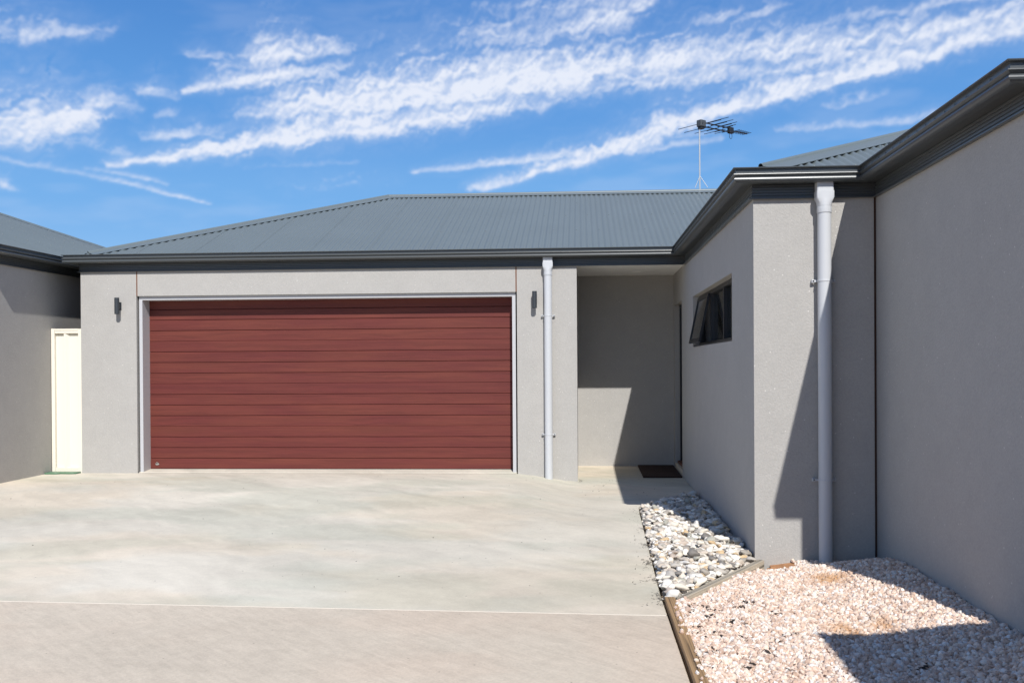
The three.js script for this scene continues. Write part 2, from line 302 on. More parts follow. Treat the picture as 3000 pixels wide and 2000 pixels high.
// a wall with openings: outline and holes in (along, height), thick inwards
function wallPanel(alongX, plane, depth, outline, holes = []) {
  const s = new THREE.Shape(outline.map(([a, b]) => new THREE.Vector2(a, b)));
  for (const h of holes) s.holes.push(new THREE.Path(h.map(([a, b]) => new THREE.Vector2(a, b))));
  const g = new THREE.ExtrudeGeometry(s, { depth: Math.abs(depth), bevelEnabled: false });
  if (alongX) g.translate(0, 0, plane - Math.abs(depth));                       // faces +z at z = plane
  else { g.rotateY(-Math.PI / 2); if (depth > 0) g.translate(plane + depth, 0, 0); else g.translate(plane, 0, 0); }  // local x -> z
  const n = worldUV(g); n.computeVertexNormals(); return n;
}
const rect = (a0, a1, b0, b1) => [[a0, b0], [a1, b0], [a1, b1], [a0, b1]];

// sweep a profile of [outward, height] along one leg of a path of wall lines, mitred at the corners
function legDir(path, i) { const dx = path[i + 1][0] - path[i][0], dz = path[i + 1][1] - path[i][1], l = Math.hypot(dx, dz); return [dx / l, dz / l]; }
function sweepLeg(path, i, profile, closed = false) {
  const out = (d) => [-d[1], d[0]];
  const at = (v) => {
    const n1 = v > 0 ? out(legDir(path, v - 1)) : null, n2 = v < path.length - 1 ? out(legDir(path, v)) : null;
    if (!n1) return n2; if (!n2) return n1;
    const k = 1 + n1[0] * n2[0] + n1[1] * n2[1]; return [(n1[0] + n2[0]) / k, (n1[1] + n2[1]) / k];
  };
  const m0 = at(i), m1 = at(i + 1), pos = [], idx = [], n = profile.length;
  for (const [d, y] of profile) { pos.push(path[i][0] + m0[0] * d, y, path[i][1] + m0[1] * d, path[i + 1][0] + m1[0] * d, y, path[i + 1][1] + m1[1] * d); }
  for (let k = 0; k < (closed ? n : n - 1); k++) { const a = 2 * k, b = 2 * ((k + 1) % n); idx.push(a, a + 1, b, b, a + 1, b + 1); }
  return flat(pos, idx);
}
const HF = 2.592, HG = 2.803, TAN = 0.375, RUN = 3.456, EAVE = 0.075;
const fasciaProfile = (() => {
  const p = [[0.001, HF + 0.002], [0.024, HF], [0.034, HF + 0.002], [0.034, HF + 0.007], [0.012, HF + 0.010]];
  for (let k = 0; k < 6; k++) { const y = HF + 0.022 + k * 0.021; p.push([0.012, y], [0.006, y + 0.003], [0.006, y + 0.006], [0.012, y + 0.009]); }
  p.push([0.012, HG - 0.01], [0.001, HG - 0.01]); return p;
})();
const gutterProfile = [[0.014, -0.02], [0.014, -0.098], [0.09, -0.106], [0.118, -0.106], [0.136, -0.105], [0.149, -0.101], [0.159, -0.093], [0.163, -0.083], [0.161, -0.075], [0.152, -0.068], [0.149, -0.063], [0.166, -0.051], [0.168, -0.048], [0.167, -0.045], [0.153, -0.036], [0.150, -0.033], [0.150, -0.010], [0.158, -0.008], [0.170, -0.007], [0.173, -0.001], [0.169, 0.003], [0.160, 0.002], [0.157, -0.005], [0.140, -0.012]].map(([d, y]) => [d, HG + y]);

function eaves(path, house, legs) {
  path.slice(0, -1).forEach((_, i) => {
    mesh('fascia', sweepLeg(path, i, fasciaProfile, true), M.trim, house);
    const gt = mesh('gutter', sweepLeg(path, i, gutterProfile), M.trim, house);
    if (legs.includes(i)) {                             // rivets along the front lip
      const [dx, dz] = legDir(path, i), L = Math.hypot(path[i + 1][0] - path[i][0], path[i + 1][1] - path[i][1]), list = [];
      for (let s = 0.12; s < L - 0.05; s += i === 3 ? 0.66 : 0.155) { const g = new THREE.SphereGeometry(0.0048, 6, 4); g.translate(path[i][0] + dx * s - dz * 0.157, HG - 0.031, path[i][1] + dz * s + dx * 0.157); list.push(g); }
      const r = mesh('rivets', merge(list), M.screw, gt); r.userData.kind = 'stuff';
    }
  });
}

// corrugated roof plane: eave from E along u, rising along n; each end a hip (1), a valley (-1) or a gable (0)
const WAVE = 0.0762, SHEET = 0.762;
function roofPlane(parent, E, u, n, L, kl, kr, S, y0, screws = false) {
  const cosP = 1 / Math.hypot(1, TAN), sinP = TAN * cosP, range = (p) => {
    let lo = 0, hi = S; const q = L - p;
    if (kl === 1) hi = Math.min(hi, p); else if (kl === -1) lo = Math.max(lo, -p);
    if (kr === 1) hi = Math.min(hi, q); else if (kr === -1) lo = Math.max(lo, -q);
    return [lo, hi];
  };
  const pt = (p, s, lift) => [E[0] + u[0] * p + n[0] * (s - lift * sinP), y0 + TAN * s + lift * cosP, E[1] + u[1] * p + n[1] * (s - lift * sinP)];
  const p0 = kl === -1 ? -S : 0, p1 = kr === -1 ? L + S : L, step = WAVE / 6, group = parent;
  for (let a = p0; a < p1 - 0.001; a += SHEET) {
    const pos = [], idx = [], uvs = []; let prev = null;
    const end = Math.min(p1, a + SHEET + 0.03);
    for (let k = 0; ; k++) {
      const p = Math.min(end, a + k * step), [lo, hi] = range(p);
      if (hi > lo + 1e-4) {
        const w = 0.0092 * Math.cos(2 * Math.PI * (p - p0) / WAVE) + (p > a + SHEET - 0.012 ? 0.0025 : 0), b = pos.length / 3;
        pos.push(...pt(p, lo, w), ...pt(p, hi, w)); uvs.push(p, lo, p, hi);
        if (prev !== null) idx.push(prev, b, prev + 1, prev + 1, b, b + 1);
        prev = b;
      } else prev = null;
      if (p >= end - 1e-9) break;
    }
    if (idx.length < 6) continue;
    const g = geo(pos, idx); g.setAttribute('uv', new THREE.Float32BufferAttribute(uvs, 2)); g.computeVertexNormals();
    mesh('roof_sheet', g, M.roof, group);
  }
  if (screws) {
    const list = []; let row = 0;
    for (let s = 0.12; s < S; s += 0.86, row++) for (let p = p0 + WAVE * (row % 2 ? 1 : 3); p < p1; p += WAVE * 4) {
      const [lo, hi] = range(p); if (s < lo + 0.05 || s > hi - 0.12) continue;
      const g = new THREE.CylinderGeometry(0.006, 0.009, 0.009, 6); g.translate(...pt(p, s, 0.012)); list.push(g);
    }
    if (list.length) mesh('roof_screws', merge(list), M.screw, group).userData.kind = 'stuff';
  }
}
// folded capping over a hip or ridge: two flat wings lying on the crests and a rolled top
function capping(parent, A, B, wing1, wing2, name) {
  const a = new THREE.Vector3(...A), b = new THREE.Vector3(...B), t = b.clone().sub(a).normalize();
  const side = (planeN, into) => { const w = new THREE.Vector3().crossVectors(t, planeN).normalize(); if (w.dot(into) < 0) w.negate(); return w; };
  const n1 = new THREE.Vector3(...wing1[0]).normalize(), n2 = new THREE.Vector3(...wing2[0]).normalize();
  const w1 = side(n1, new THREE.Vector3(...wing1[1])), w2 = side(n2, new THREE.Vector3(...wing2[1]));
  const up = n1.clone().add(n2).normalize(), W = 0.18, prof = [];
  const push = (v) => prof.push(v);
  push(w1.clone().multiplyScalar(W).addScaledVector(n1, 0.0095)); push(w1.clone().multiplyScalar(W).addScaledVector(n1, 0.0125)); push(w1.clone().multiplyScalar(0.03).addScaledVector(n1, 0.014));
  for (let k = 0; k <= 6; k++) { const f = k / 6, ang = Math.PI * f, c = w1.clone().multiplyScalar(0.5 + 0.5 * Math.cos(ang)).addScaledVector(w2, 0.5 - 0.5 * Math.cos(ang)); push(c.multiplyScalar(0.022).addScaledVector(up, 0.014 + 0.024 * Math.sin(ang))); }
  push(w2.clone().multiplyScalar(0.03).addScaledVector(n2, 0.014)); push(w2.clone().multiplyScalar(W).addScaledVector(n2, 0.0125)); push(w2.clone().multiplyScalar(W).addScaledVector(n2, 0.0095));
  const pos = [], idx = [];
  for (const v of prof) pos.push(a.x + v.x, a.y + v.y, a.z + v.z, b.x + v.x, b.y + v.y, b.z + v.z);
  for (let k = 0; k + 1 < prof.length; k++) idx.push(2 * k, 2 * k + 1, 2 * k + 2, 2 * k + 2, 2 * k + 1, 2 * k + 3);
  return mesh(name, flat(pos, idx), M.roof, parent);
}

// ------------------------------------------------------------------ ground
const groundH = (x, z) => {
  if (z < 0) return lerp(-0.098, -0.068, clamp(-z / 1.627));
  return -0.1 * Math.max(sstep(4.86, 5.66, x) * 0.97, sstep(0.9, 4.2, z));
};
structure(mesh('ground', worldUV(new THREE.PlaneGeometry(1600, 1600).rotateX(-Math.PI / 2).translate(0, -0.32, 0)), M.ground, scene));
const slabEdge = (z) => {                                // right-hand edge of the concrete
  const k = [[-2, 7.007], [1.12, 7.007], [1.3, 6.86], [1.75, 6.555], [2.05, 6.36], [2.2, 6.29], [2.6, 6.275], [4.09, 6.245], [6.1, 6.205], [9, 6.205], [20, 6.205]];
  for (let i = 0; i + 1 < k.length; i++) if (z <= k[i + 1][0]) return lerp(k[i][1], k[i + 1][1], (z - k[i][0]) / (k[i + 1][0] - k[i][0]));
  return 6.205;
};
const jointZ = (x) => lerp(6.405, 6.58, (x - 2.05) / 4.12);
function slab(name, z0, z1, x0, mat, follow) {
  const NX = 60, NZ = 70, pos = [], idx = [];
  for (let j = 0; j <= NZ; j++) for (let i = 0; i <= NX; i++) {
    let f = i / NX; f = 1 - (1 - f) * (1 - f);
    const zz = lerp(z0, z1, j / NZ), xr = slabEdge(zz) , x = lerp(x0, xr, f);
    let z = zz; if (follow === 'near') z = lerp(z0, jointZ(x) - 0.011, j / NZ); if (follow === 'far') z = lerp(jointZ(x) + 0.011, z1, j / NZ);
    pos.push(x, groundH(x, z), z);
  }
  const id = (i, j) => j * (NX + 1) + i;
  for (let j = 0; j < NZ; j++) for (let i = 0; i < NX; i++) idx.push(id(i, j), id(i, j + 1), id(i + 1, j), id(i + 1, j), id(i, j + 1), id(i + 1, j + 1));
  // skirt down the right-hand side
  for (let j = 0; j < NZ; j++) { const a = id(NX, j), b = id(NX, j + 1), k = pos.length / 3; for (const v of [a, b]) pos.push(pos[v * 3], pos[v * 3 + 1] - 0.13, pos[v * 3 + 2]); idx.push(a, b, k, k, b, k + 1); }
  const g = geo(pos, idx), uv = []; for (let k = 0; k < pos.length; k += 3) uv.push(pos[k] + pos[k + 1], pos[k + 2]);
  g.setAttribute('uv', new THREE.Float32BufferAttribute(uv, 2)); g.computeVertexNormals();
  return structure(mesh(name, g, mat, scene));
}
slab('driveway', 0.0, 6.6, -14, M.concrete, 'near');
slab('driveway_apron', 6.4, 22, -14, M.apron, 'far');
{ // porch floor, one pour with the driveway
  const NX = 12, NZ = 12, pos = [], idx = [];
  for (let j = 0; j <= NZ; j++) for (let i = 0; i <= NX; i++) { const x = lerp(5.6, 7.05, i / NX), z = lerp(-1.7, 0, j / NZ); pos.push(x, j === NZ ? groundH(x, 0) : groundH(x, z), z); }
  for (let j = 0; j < NZ; j++) for (let i = 0; i < NX; i++) { const a = j * (NX + 1) + i, b = a + NX + 1; idx.push(a, b, a + 1, a + 1, b, b + 1); }
  const g = geo(pos, idx), uv = []; for (let k = 0; k < pos.length; k += 3) uv.push(pos[k] + pos[k + 1], pos[k + 2]);
  g.setAttribute('uv', new THREE.Float32BufferAttribute(uv, 2)); g.computeVertexNormals(); structure(mesh('porch_floor', g, M.concrete, scene));
}
{ // pale filler in the joint between the two slabs
  const pos = [], idx = []; const N = 160;
  for (let i = 0; i <= N; i++) { const x = lerp(-14, 6.2, i / N), z = jointZ(x), w = 0.0095 + 0.004 * (vnoise(x * 9, 3, 5) - 0.5), y = groundH(x, z) - 0.0005; pos.push(x, y, z - w, x, y + 0.003, z, x, y, z + w); }
  for (let i = 0; i < N; i++) for (const k of [0, 1]) { const a = i * 3 + k, b = a + 3; idx.push(a, a + 1, b, b, a + 1, b + 1); }
  const g = geo(pos, idx); g.computeVertexNormals(); structure(mesh('driveway_joint', g, M.joint, scene));
}
console.log('ground done');

// ------------------------------------------------------------------ the house
const XPL = -0.748, XPR = 5.659, XD = 4.9, HD = 2.28, XW1 = 7.007, XW2 = 7.912, Z1 = 4.851, ZP = -1.627, ZE = 7.365, TOP = 2.63, LOW = -0.25;
const house = thing('house', 'grey rendered house with double garage, slate steel roof and stepped wing on the right', 'house');
{
  const w = (g, m = M.render) => mesh('wall', g, m, house);
  w(wallPanel(true, 0, 0.25, rect(XPL, -0.008, LOW, TOP)));
  w(wallPanel(true, 0, 0.25, rect(0.008, XD - 0.008, HD, TOP)));
  w(wallPanel(true, 0, 0.25, rect(XD + 0.008, XPR, LOW, TOP)));
  w(box(XPL, XPL + 0.2, LOW, TOP, -6.7, -0.25));
  w(box(XPR - 0.2, XPR, LOW, TOP, ZP - 0.2, -0.25));
  w(wallPanel(true, ZP, 0.2, rect(XPR, XW1, LOW, TOP)));
  const DZ0 = -1.5, DZ1 = -0.49, DH = 2.18, WZ0 = 0.79, WZ1 = 3.775, WY0 = 1.56, WY1 = 2.145;
  w(wallPanel(false, XW1, 0.22, [[ZP - 0.2, LOW], [DZ0, LOW], [DZ0, DH], [DZ1 - 0.003, DH], [DZ1 - 0.003, TOP], [ZP - 0.2, TOP]]));
  w(wallPanel(false, XW1, 0.22, [[DZ1 + 0.003, DH - 0.0], [DZ1 + 0.003, TOP], [Z1 - 0.22, TOP], [Z1 - 0.22, LOW], [DZ1, LOW], [DZ1, DH]], [rect(WZ0, WZ1, WY0, WY1)]));
  w(wallPanel(true, Z1, 0.22, rect(XW1, XW2 - 0.02, LOW, TOP)));
  w(wallPanel(false, XW2, 0.22, rect(Z1 - 0.1, ZE, LOW, TOP)));
  w(wallPanel(true, ZE, 0.22, rect(XW2 + 0.22, 10.2, LOW, TOP)));
  w(box(10, 10.2, LOW, TOP, ZE, 10.2));  // unseen recess and wing beyond, placed to shape the shadow on the gravel
  w(box(XW2 - 0.09 + 0.2, 10.2, LOW, TOP, 10.2, 10.4));
  w(box(XW2 - 0.09, XW2 + 0.11, LOW, TOP, 10.2, 17));
  w(box(XPL, 15.2, LOW, TOP, -6.9, -6.7)); w(box(15, 15.2, LOW, TOP, -6.7, 17)); w(box(XW2 + 0.11, 15, LOW, TOP, 16.8, 17));
  // brown mastic in the control joints, set back in the gap
  const s = (g) => mesh('joint_sealant', g, M.sealant, house);
  s(box(-0.008, 0.008, HD + 0.005, HF + 0.02, -0.05, -0.004)); s(box(XD - 0.008, XD + 0.008, HD + 0.005, HF + 0.02, -0.05, -0.004));
  mesh('joint_sealant', box(XW2 - 0.02, XW2 - 0.0005, LOW, HF + 0.02, Z1 - 0.1, Z1 - 0.016), std({ color: lin(.07, .032, .02), roughness: 0.95 }), house);
  mesh('joint_sealant', box(XW1 + 0.004, XW1 + 0.05, DH + 0.002, HF + 0.02, DZ1 - 0.003, DZ1 + 0.003), M.jamb, house);
  // ceilings, floor and soffit
  mesh('ceiling', box(XPL + 0.2, XPR - 0.2, 2.62, 2.65, -6.7, -0.25), M.inside, house);
  mesh('ceiling', box(XW1 + 0.22, 15, 2.62, 2.65, -6.7, Z1 - 0.22), M.inside, house); mesh('ceiling', box(XW2 + 0.22, 15, 2.62, 2.65, Z1 - 0.22, ZE - 0.22), M.inside, house);
  mesh('ceiling', box(XPR - 0.2, XW1 + 0.22, 2.655, 2.675, -6.7, ZP), M.inside, house);
  mesh('interior_floor', box(XW1 + 0.22, 15, -0.06, 0.0, -6.7, Z1 - 0.22), M.inside, house);
  mesh('soffit', box(XPR, XW1, 2.612, 2.64, ZP, 0.0), M.soffit, house);
  mesh('room_wall', box(XW1 + 3.2, XW1 + 3.3, 0.002, 2.618, -2, 4.6), M.inside, house);
  // lining of the garage opening
  const jl = mesh('door_frame', merge([
    box(0.012, 0.054, 0.0, HD - 0.002, -0.285, -0.038), box(XD - 0.054, XD - 0.012, 0.0, HD - 0.002, -0.285, -0.038), box(0.054, XD - 0.054, HD - 0.05, HD - 0.002, -0.285, -0.038)]), M.jamb, house);
  mesh('garage_floor', (() => { const pos = [], Y = [[-0.0, 0.002], [-0.03, 0.012], [-0.26, 0.028], [-6.7, 0.04]]; for (const [z, y] of Y) pos.push(0.006, y, z, XD - 0.006, y, z); const idx = []; for (let k = 0; k < 3; k++) { const a = 2 * k; idx.push(a, a + 1, a + 2, a + 2, a + 1, a + 3); } return flat(pos, idx); })(), M.concrete, house);
  // porch threshold and entry door
  const ed = mesh('entry_door', box(XW1 + 0.1, XW1 + 0.14, 0.03, DH - 0.04, DZ0 + 0.04, DZ1 - 0.04, 0.004), M.dark, house);
  mesh('door_frame', merge([box(XW1 + 0.07, XW1 + 0.16, -0.01, DH - 0.001, DZ0 + 0.001, DZ0 + 0.04), box(XW1 + 0.07, XW1 + 0.16, -0.01, DH - 0.001, DZ1 - 0.04, DZ1 - 0.001), box(XW1 + 0.07, XW1 + 0.16, DH - 0.04, DH - 0.001, DZ0 + 0.04, DZ1 - 0.04)]), M.frame, ed);
  mesh('door_sill', box(XW1 + 0.03, XW1 + 0.16, -0.005, 0.028, DZ0 + 0.041, DZ1 - 0.041, 0.005), std({ color: lin(.14, .05, .03), roughness: 0.6 }), ed);
  mesh('threshold_step', box(XW1 + 0.004, XW1 + 0.21, -0.2, -0.006, DZ0 + 0.002, DZ1 - 0.002), M.concrete, house);

  // garage door: 16 boards pressed into four steel panels
  const gd = new THREE.Group(); gd.name = 'garage_door'; house.add(gd); gd.userData.label = 'mahogany brown sectional garage door of sixteen long boards';
  const bh = 0.1392, base = 0.033;
  for (let k = 0; k < 16; k++) {
    const y0 = base + k * bh, y1 = y0 + bh, seam = k % 4 === 3, c = seam ? 0.002 : 0.006, gp = seam ? 0.002 : 0.006, prof = [];       // [z, y]
    prof.push([-0.04, y0 + 0.0005], [-0.003, y0 + 0.0005], [0, y0 + 0.003], [0, y1 - gp - c], [-c, y1 - gp], [-c - 0.006, y1 - gp + 0.001], [-c - 0.007, y1 - 0.0003], [-0.04, y1 - 0.0003]);
    const pos = [], idx = [], uv = [], X0 = 0.05, X1 = XD - 0.05;
    prof.forEach(([z, y], n) => { if (n) { const [pz, py] = prof[n - 1], b = pos.length / 3; pos.push(X0, py, pz - 0.25, X1, py, pz - 0.25, X0, y, z - 0.25, X1, y, z - 0.25); for (const [xx, yy] of [[X0, py], [X1, py], [X0, y], [X1, y]]) uv.push(xx + (k * 1.37) % 2.6, yy); idx.push(b, b + 1, b + 2, b + 2, b + 1, b + 3); } });
    const g = geo(pos, idx); g.setAttribute('uv', new THREE.Float32BufferAttribute(uv, 2)); g.computeVertexNormals();
    mesh('board', g, M.door, gd);
  }
  mesh('bottom_seal', box(0.056, XD - 0.056, 0.02, 0.033, -0.285, -0.252), M.dark, gd);
  mesh('door_backing', box(0.036, XD - 0.036, 0.04, HD - 0.03, -0.312, -0.295), M.dark, gd);
  // small metal emblem of a gabled roof
  const em = mesh('emblem', (() => { const sh = new THREE.Shape([[-.021, -.016], [.021, -.016], [.021, .006], [0, .024], [-.021, .006]].map((p) => new THREE.Vector2(...p))); return new THREE.ExtrudeGeometry(sh, { depth: 0.003, bevelEnabled: false }).translate(0.142, 0.094, -0.249); })(), M.emblemDark, gd);
  mesh('emblem_plate', merge([box(0.126, 0.158, 0.081, 0.093, -0.246, -0.244), rod([0.142, 0.116, -0.2445], [0.174, 0.090, -0.2445], 0.0018, 5), rod([0.142, 0.116, -0.2445], [0.122, 0.099, -0.2445], 0.0016, 5), rod([0.124, 0.082, -0.2445], [0.124, 0.1, -0.2445], 0.0016, 5), rod([0.16, 0.082, -0.2445], [0.16, 0.1, -0.2445], 0.0016, 5)]), M.emblem, em);

  // long highlight window: awning sash open at the far end, two fixed lights
  const win = new THREE.Group(); win.name = 'window'; win.userData.label = 'black aluminium highlight window with its far awning sash propped open'; house.add(win);
  const FX0 = XW1 + 0.075, FX1 = XW1 + 0.135, m1 = 1.83, m2 = 2.76, b = 0.045;
  mesh('frame', merge([box(FX0, FX1, WY0, WY0 + b, WZ0, WZ1), box(FX0, FX1, WY1 - b, WY1, WZ0, WZ1), box(FX0, FX1, WY0 + b, WY1 - b, WZ0, WZ0 + b), box(FX0, FX1, WY0 + b, WY1 - b, WZ1 - b, WZ1)]), M.frame, win);
  for (const z of [m1, m2]) mesh('mullion', box(FX0 - 0.004, FX1, WY0 + b, WY1 - b, z - 0.032, z + 0.032), M.frame, win);
  mesh('sill_flashing', box(XW1 + 0.004, FX0, WY0 + 0.001, WY0 + 0.014, WZ0 + 0.002, WZ1 - 0.002), M.frame, win);
  mesh('pane', box(FX0 + 0.03, FX0 + 0.034, WY0 + b, WY1 - b, m1 + 0.032, m2 - 0.032), M.glass, win);
  mesh('pane', box(FX0 + 0.03, FX0 + 0.034, WY0 + b, WY1 - b, m2 + 0.032, WZ1 - b), M.glass, win);
  const sw = m1 - 0.034 - WZ0 - b - 0.004, shh = WY1 - WY0 - 2 * b + 0.03, sash = new THREE.Group(); sash.name = 'awning_sash'; win.add(sash);
  sash.position.set(FX0 - 0.012, WY1 - b + 0.012, WZ0 + b + 0.002); sash.rotation.z = -0.205;
  const bar = 0.036;
  mesh('sash_frame', merge([box(-0.012, 0.012, -bar, 0, 0, sw), box(-0.012, 0.012, -shh, -shh + bar * 1.3, 0, sw), box(-0.012, 0.012, -shh + bar * 1.3, -bar, 0, bar), box(-0.012, 0.012, -shh + bar * 1.3, -bar, sw - bar, sw)]), M.frame, sash);
  mesh('pane', box(-0.002, 0.002, -shh + bar * 1.3, -bar, bar, sw - bar), M.glass, sash);

  // eaves and roof
  const path = [[XPL, -6.9], [XPL, 0], [XW1, 0], [XW1, Z1], [XW2, Z1], [XW2, ZE], [10, ZE], [10, 10.2], [XW2 - 0.09, 10.2], [XW2 - 0.09, 17]];
  eaves(path, house, [2, 3, 4]);
  const roof = new THREE.Group(); roof.name = 'roof'; house.add(roof);
  const e = EAVE, y0 = HG - 0.012, rz = e - RUN, ry = y0 + TAN * RUN, xl = XPL - e, xw = XW1 - e, zf = Z1 + e, xv = XW2 - e, ze = ZE + e, xr = 10 - e, z3 = 10.2 - e, x3 = XW2 - 0.09 - e;
  roofPlane(roof, [xl, e], [1, 0], [0, -1], xw - xl, 1, -1, RUN, y0, true);
  roofPlane(roof, [xl, e - 2 * RUN], [0, 1], [1, 0], 2 * RUN, 1, 1, RUN, y0);
  roofPlane(roof, [14, e - 2 * RUN], [-1, 0], [0, 1], 14 - xl, 0, 1, RUN, y0);
  roofPlane(roof, [xw, e], [0, 1], [1, 0], zf - e, -1, 1, RUN, y0, true);
  roofPlane(roof, [xw, zf], [1, 0], [0, -1], xv - xw, 1, -1, RUN, y0, true);
  roofPlane(roof, [xv, zf], [0, 1], [1, 0], ze - zf, -1, 1, RUN, y0, true);
  roofPlane(roof, [xv, ze], [1, 0], [0, -1], xr - xv, 1, -1, RUN, y0);
  roofPlane(roof, [xr, ze], [0, 1], [1, 0], z3 - ze, -1, -1, RUN, y0);
  roofPlane(roof, [xr, z3], [-1, 0], [0, 1], xr - x3, -1, 1, RUN, y0);
  roofPlane(roof, [x3, z3], [0, 1], [1, 0], 17 - z3, 1, 0, RUN, y0);  // roof of the out-of-view wing whose eave shadows the gravel
  const NF = [0, 1, TAN], NL = [-TAN, 1, 0], NB = [0, 1, -TAN], FW = [0, -TAN, 1], LW = [-1, -TAN, 0], BW = [0, -TAN, -1];
  const hip = (x, z, sx, sz, n1, w1, n2, w2, S = RUN) => capping(roof, [x + sx * 0.145, y0 + TAN * 0.145, z + sz * 0.145], [x + sx * S, y0 + TAN * S, z + sz * S], [n1, w1], [n2, w2], 'hip_cap');
  hip(xl, e, 1, -1, NF, FW, NL, LW); hip(xl, e - 2 * RUN, 1, 1, NB, BW, NL, LW);
  hip(xw, zf, 1, -1, NF, FW, NL, LW); hip(xv, ze, 1, -1, NF, FW, NL, LW); hip(x3, z3, 1, 1, NB, BW, NL, LW);
  capping(roof, [xl + RUN, ry, rz], [14, ry, rz], [NF, FW], [NB, BW], 'ridge_cap');

  // downpipes
  const downpipe = (x, zw, yb, label) => {
    const zc = zw + 0.062, r = 0.0495;
    const dp = mesh('downpipe', merge([rod([x, yb, zc], [x, HF - 0.055, zc], r, 40)]), M.pipe, house); dp.userData.label = label;
    const ring = (a, q) => new THREE.LatheGeometry([[r + 0.0005, a], [q, a], [q, a + 0.045], [q - 0.003, a + 0.052], [r, a + 0.052]].map((v) => new THREE.Vector2(...v)), 40).translate(x, 0, zc);
    mesh('socket', ring(HF - 0.115, r + 0.0042), M.pipe, dp);
    // square outlet that narrows to the round pipe
    const rings = []; const N = 64, sq = (t, hw, hd, rr) => { const o = []; for (let i = 0; i < N; i++) { const a = (i + 0.5) / N * Math.PI * 2, c = Math.cos(a), s = Math.sin(a), p = 16, k = 1 / Math.pow(Math.pow(Math.abs(c), p) + Math.pow(Math.abs(s), p), 1 / p); o.push([lerp(rr * c, hw * k * c, t), lerp(rr * s, hd * k * s, t)]); } return o; };
    const H = [[HF - 0.066, 0, 0], [HF - 0.045, 0.18, 0], [HF - 0.02, 0.75, 0], [HF - 0.005, 1, 0.0], [HF + 0.045, 1, 0], [HF + 0.046, 1, -0.004], [HF + 0.14, 1, -0.004]];
    const pos = [], idx = []; H.forEach(([y, t, o]) => { for (const [a, b2] of sq(t, 0.064 + o, 0.05 + o, r + 0.004)) pos.push(x + a, y, zc + b2); });
    for (let j = 0; j + 1 < H.length; j++) for (let i = 0; i < N; i++) { const a = j * N + i, c = j * N + (i + 1) % N; idx.push(a, a + N, c, c, a + N, c + N); }
    const og = geo(pos, idx); og.computeVertexNormals(); mesh('outlet', toCreasedNormals(og, 0.4), M.pipe, dp);
    for (const y of [1.975, 0.495]) {
      const br = merge([new THREE.LatheGeometry([[r, y - 0.007], [r + 0.0028, y - 0.006], [r + 0.0028, y + 0.006], [r, y + 0.007]].map((v) => new THREE.Vector2(...v)), 32).translate(x, 0, zc),
        box(x - 0.082, x - r + 0.004, y - 0.008, y + 0.008, zw + 0.03, zw + 0.036, 0.002), box(x + r - 0.004, x + 0.082, y - 0.008, y + 0.008, zw + 0.03, zw + 0.036, 0.002),
        box(x - 0.086, x - 0.066, y - 0.012, y + 0.012, zw + 0.001, zw + 0.036, 0.003), box(x + 0.066, x + 0.086, y - 0.012, y + 0.012, zw + 0.001, zw + 0.036, 0.003)]);
      mesh('pipe_bracket', br, M.pipe, dp);
    }
  };
  downpipe(5.301, 0, -0.12, 'pale grey round downpipe on the garage pier');
  downpipe(7.515, Z1, -0.16, 'pale grey round downpipe in the corner of the wing');
}
console.log('house done');

// ------------------------------------------------------------------ neighbouring house on the left
{
  const XN = -1.17, ZN = 1.372, ZB = -7.83;
  const nb = thing('neighbour_house', 'grey rendered neighbouring house with dark steel hip roof at the left edge', 'house', [0, 0, 0]);
  mesh('wall', wallPanel(false, XN, -0.22, rect(ZB, ZN, LOW, TOP)), M.render, nb);
  mesh('wall', wallPanel(true, ZN, 0.22, rect(-11, XN - 0.22, LOW, TOP)), M.render, nb);
  mesh('wall', box(-11, XN - 0.22, LOW, TOP, ZB, ZB + 0.2), M.render, nb);
  mesh('ceiling', box(-11, XN - 0.22, 2.62, 2.65, ZB + 0.2, ZN - 0.22), M.inside, nb);
  eaves([[-11, ZN], [XN, ZN], [XN, ZB], [-11, ZB]], nb, []);
  const roof = new THREE.Group(); roof.name = 'roof'; nb.add(roof);
  const x = XN + EAVE, zf = ZN + EAVE, zb = ZB - EAVE, S = (zf - zb) / 2, y0 = HG - 0.012;
  roofPlane(roof, [x, zf], [0, -1], [-1, 0], 2 * S, 1, 1, S, y0, true);
  roofPlane(roof, [-11, zf], [1, 0], [0, -1], x + 11, 0, 1, S, y0);
  roofPlane(roof, [x, zb], [-1, 0], [0, 1], x + 11, 1, 0, S, y0);
  const NE = [TAN, 1, 0], EW = [1, -TAN, 0];
  capping(roof, [x - 0.145, y0 + TAN * 0.145, zf - 0.145], [x - S, y0 + TAN * S, zf - S], [[0, 1, TAN], [0, -TAN, 1]], [NE, EW], 'hip_cap');
  capping(roof, [x - 0.145, y0 + TAN * 0.145, zb + 0.145], [x - S, y0 + TAN * S, zb + S], [[0, 1, -TAN], [0, -TAN, -1]], [NE, EW], 'hip_cap');
  capping(roof, [x - S, y0 + TAN * S, (zf + zb) / 2], [-11, y0 + TAN * S, (zf + zb) / 2], [[0, 1, TAN], [0, -TAN, 1]], [[0, 1, -TAN], [0, -TAN, -1]], 'ridge_cap');
}

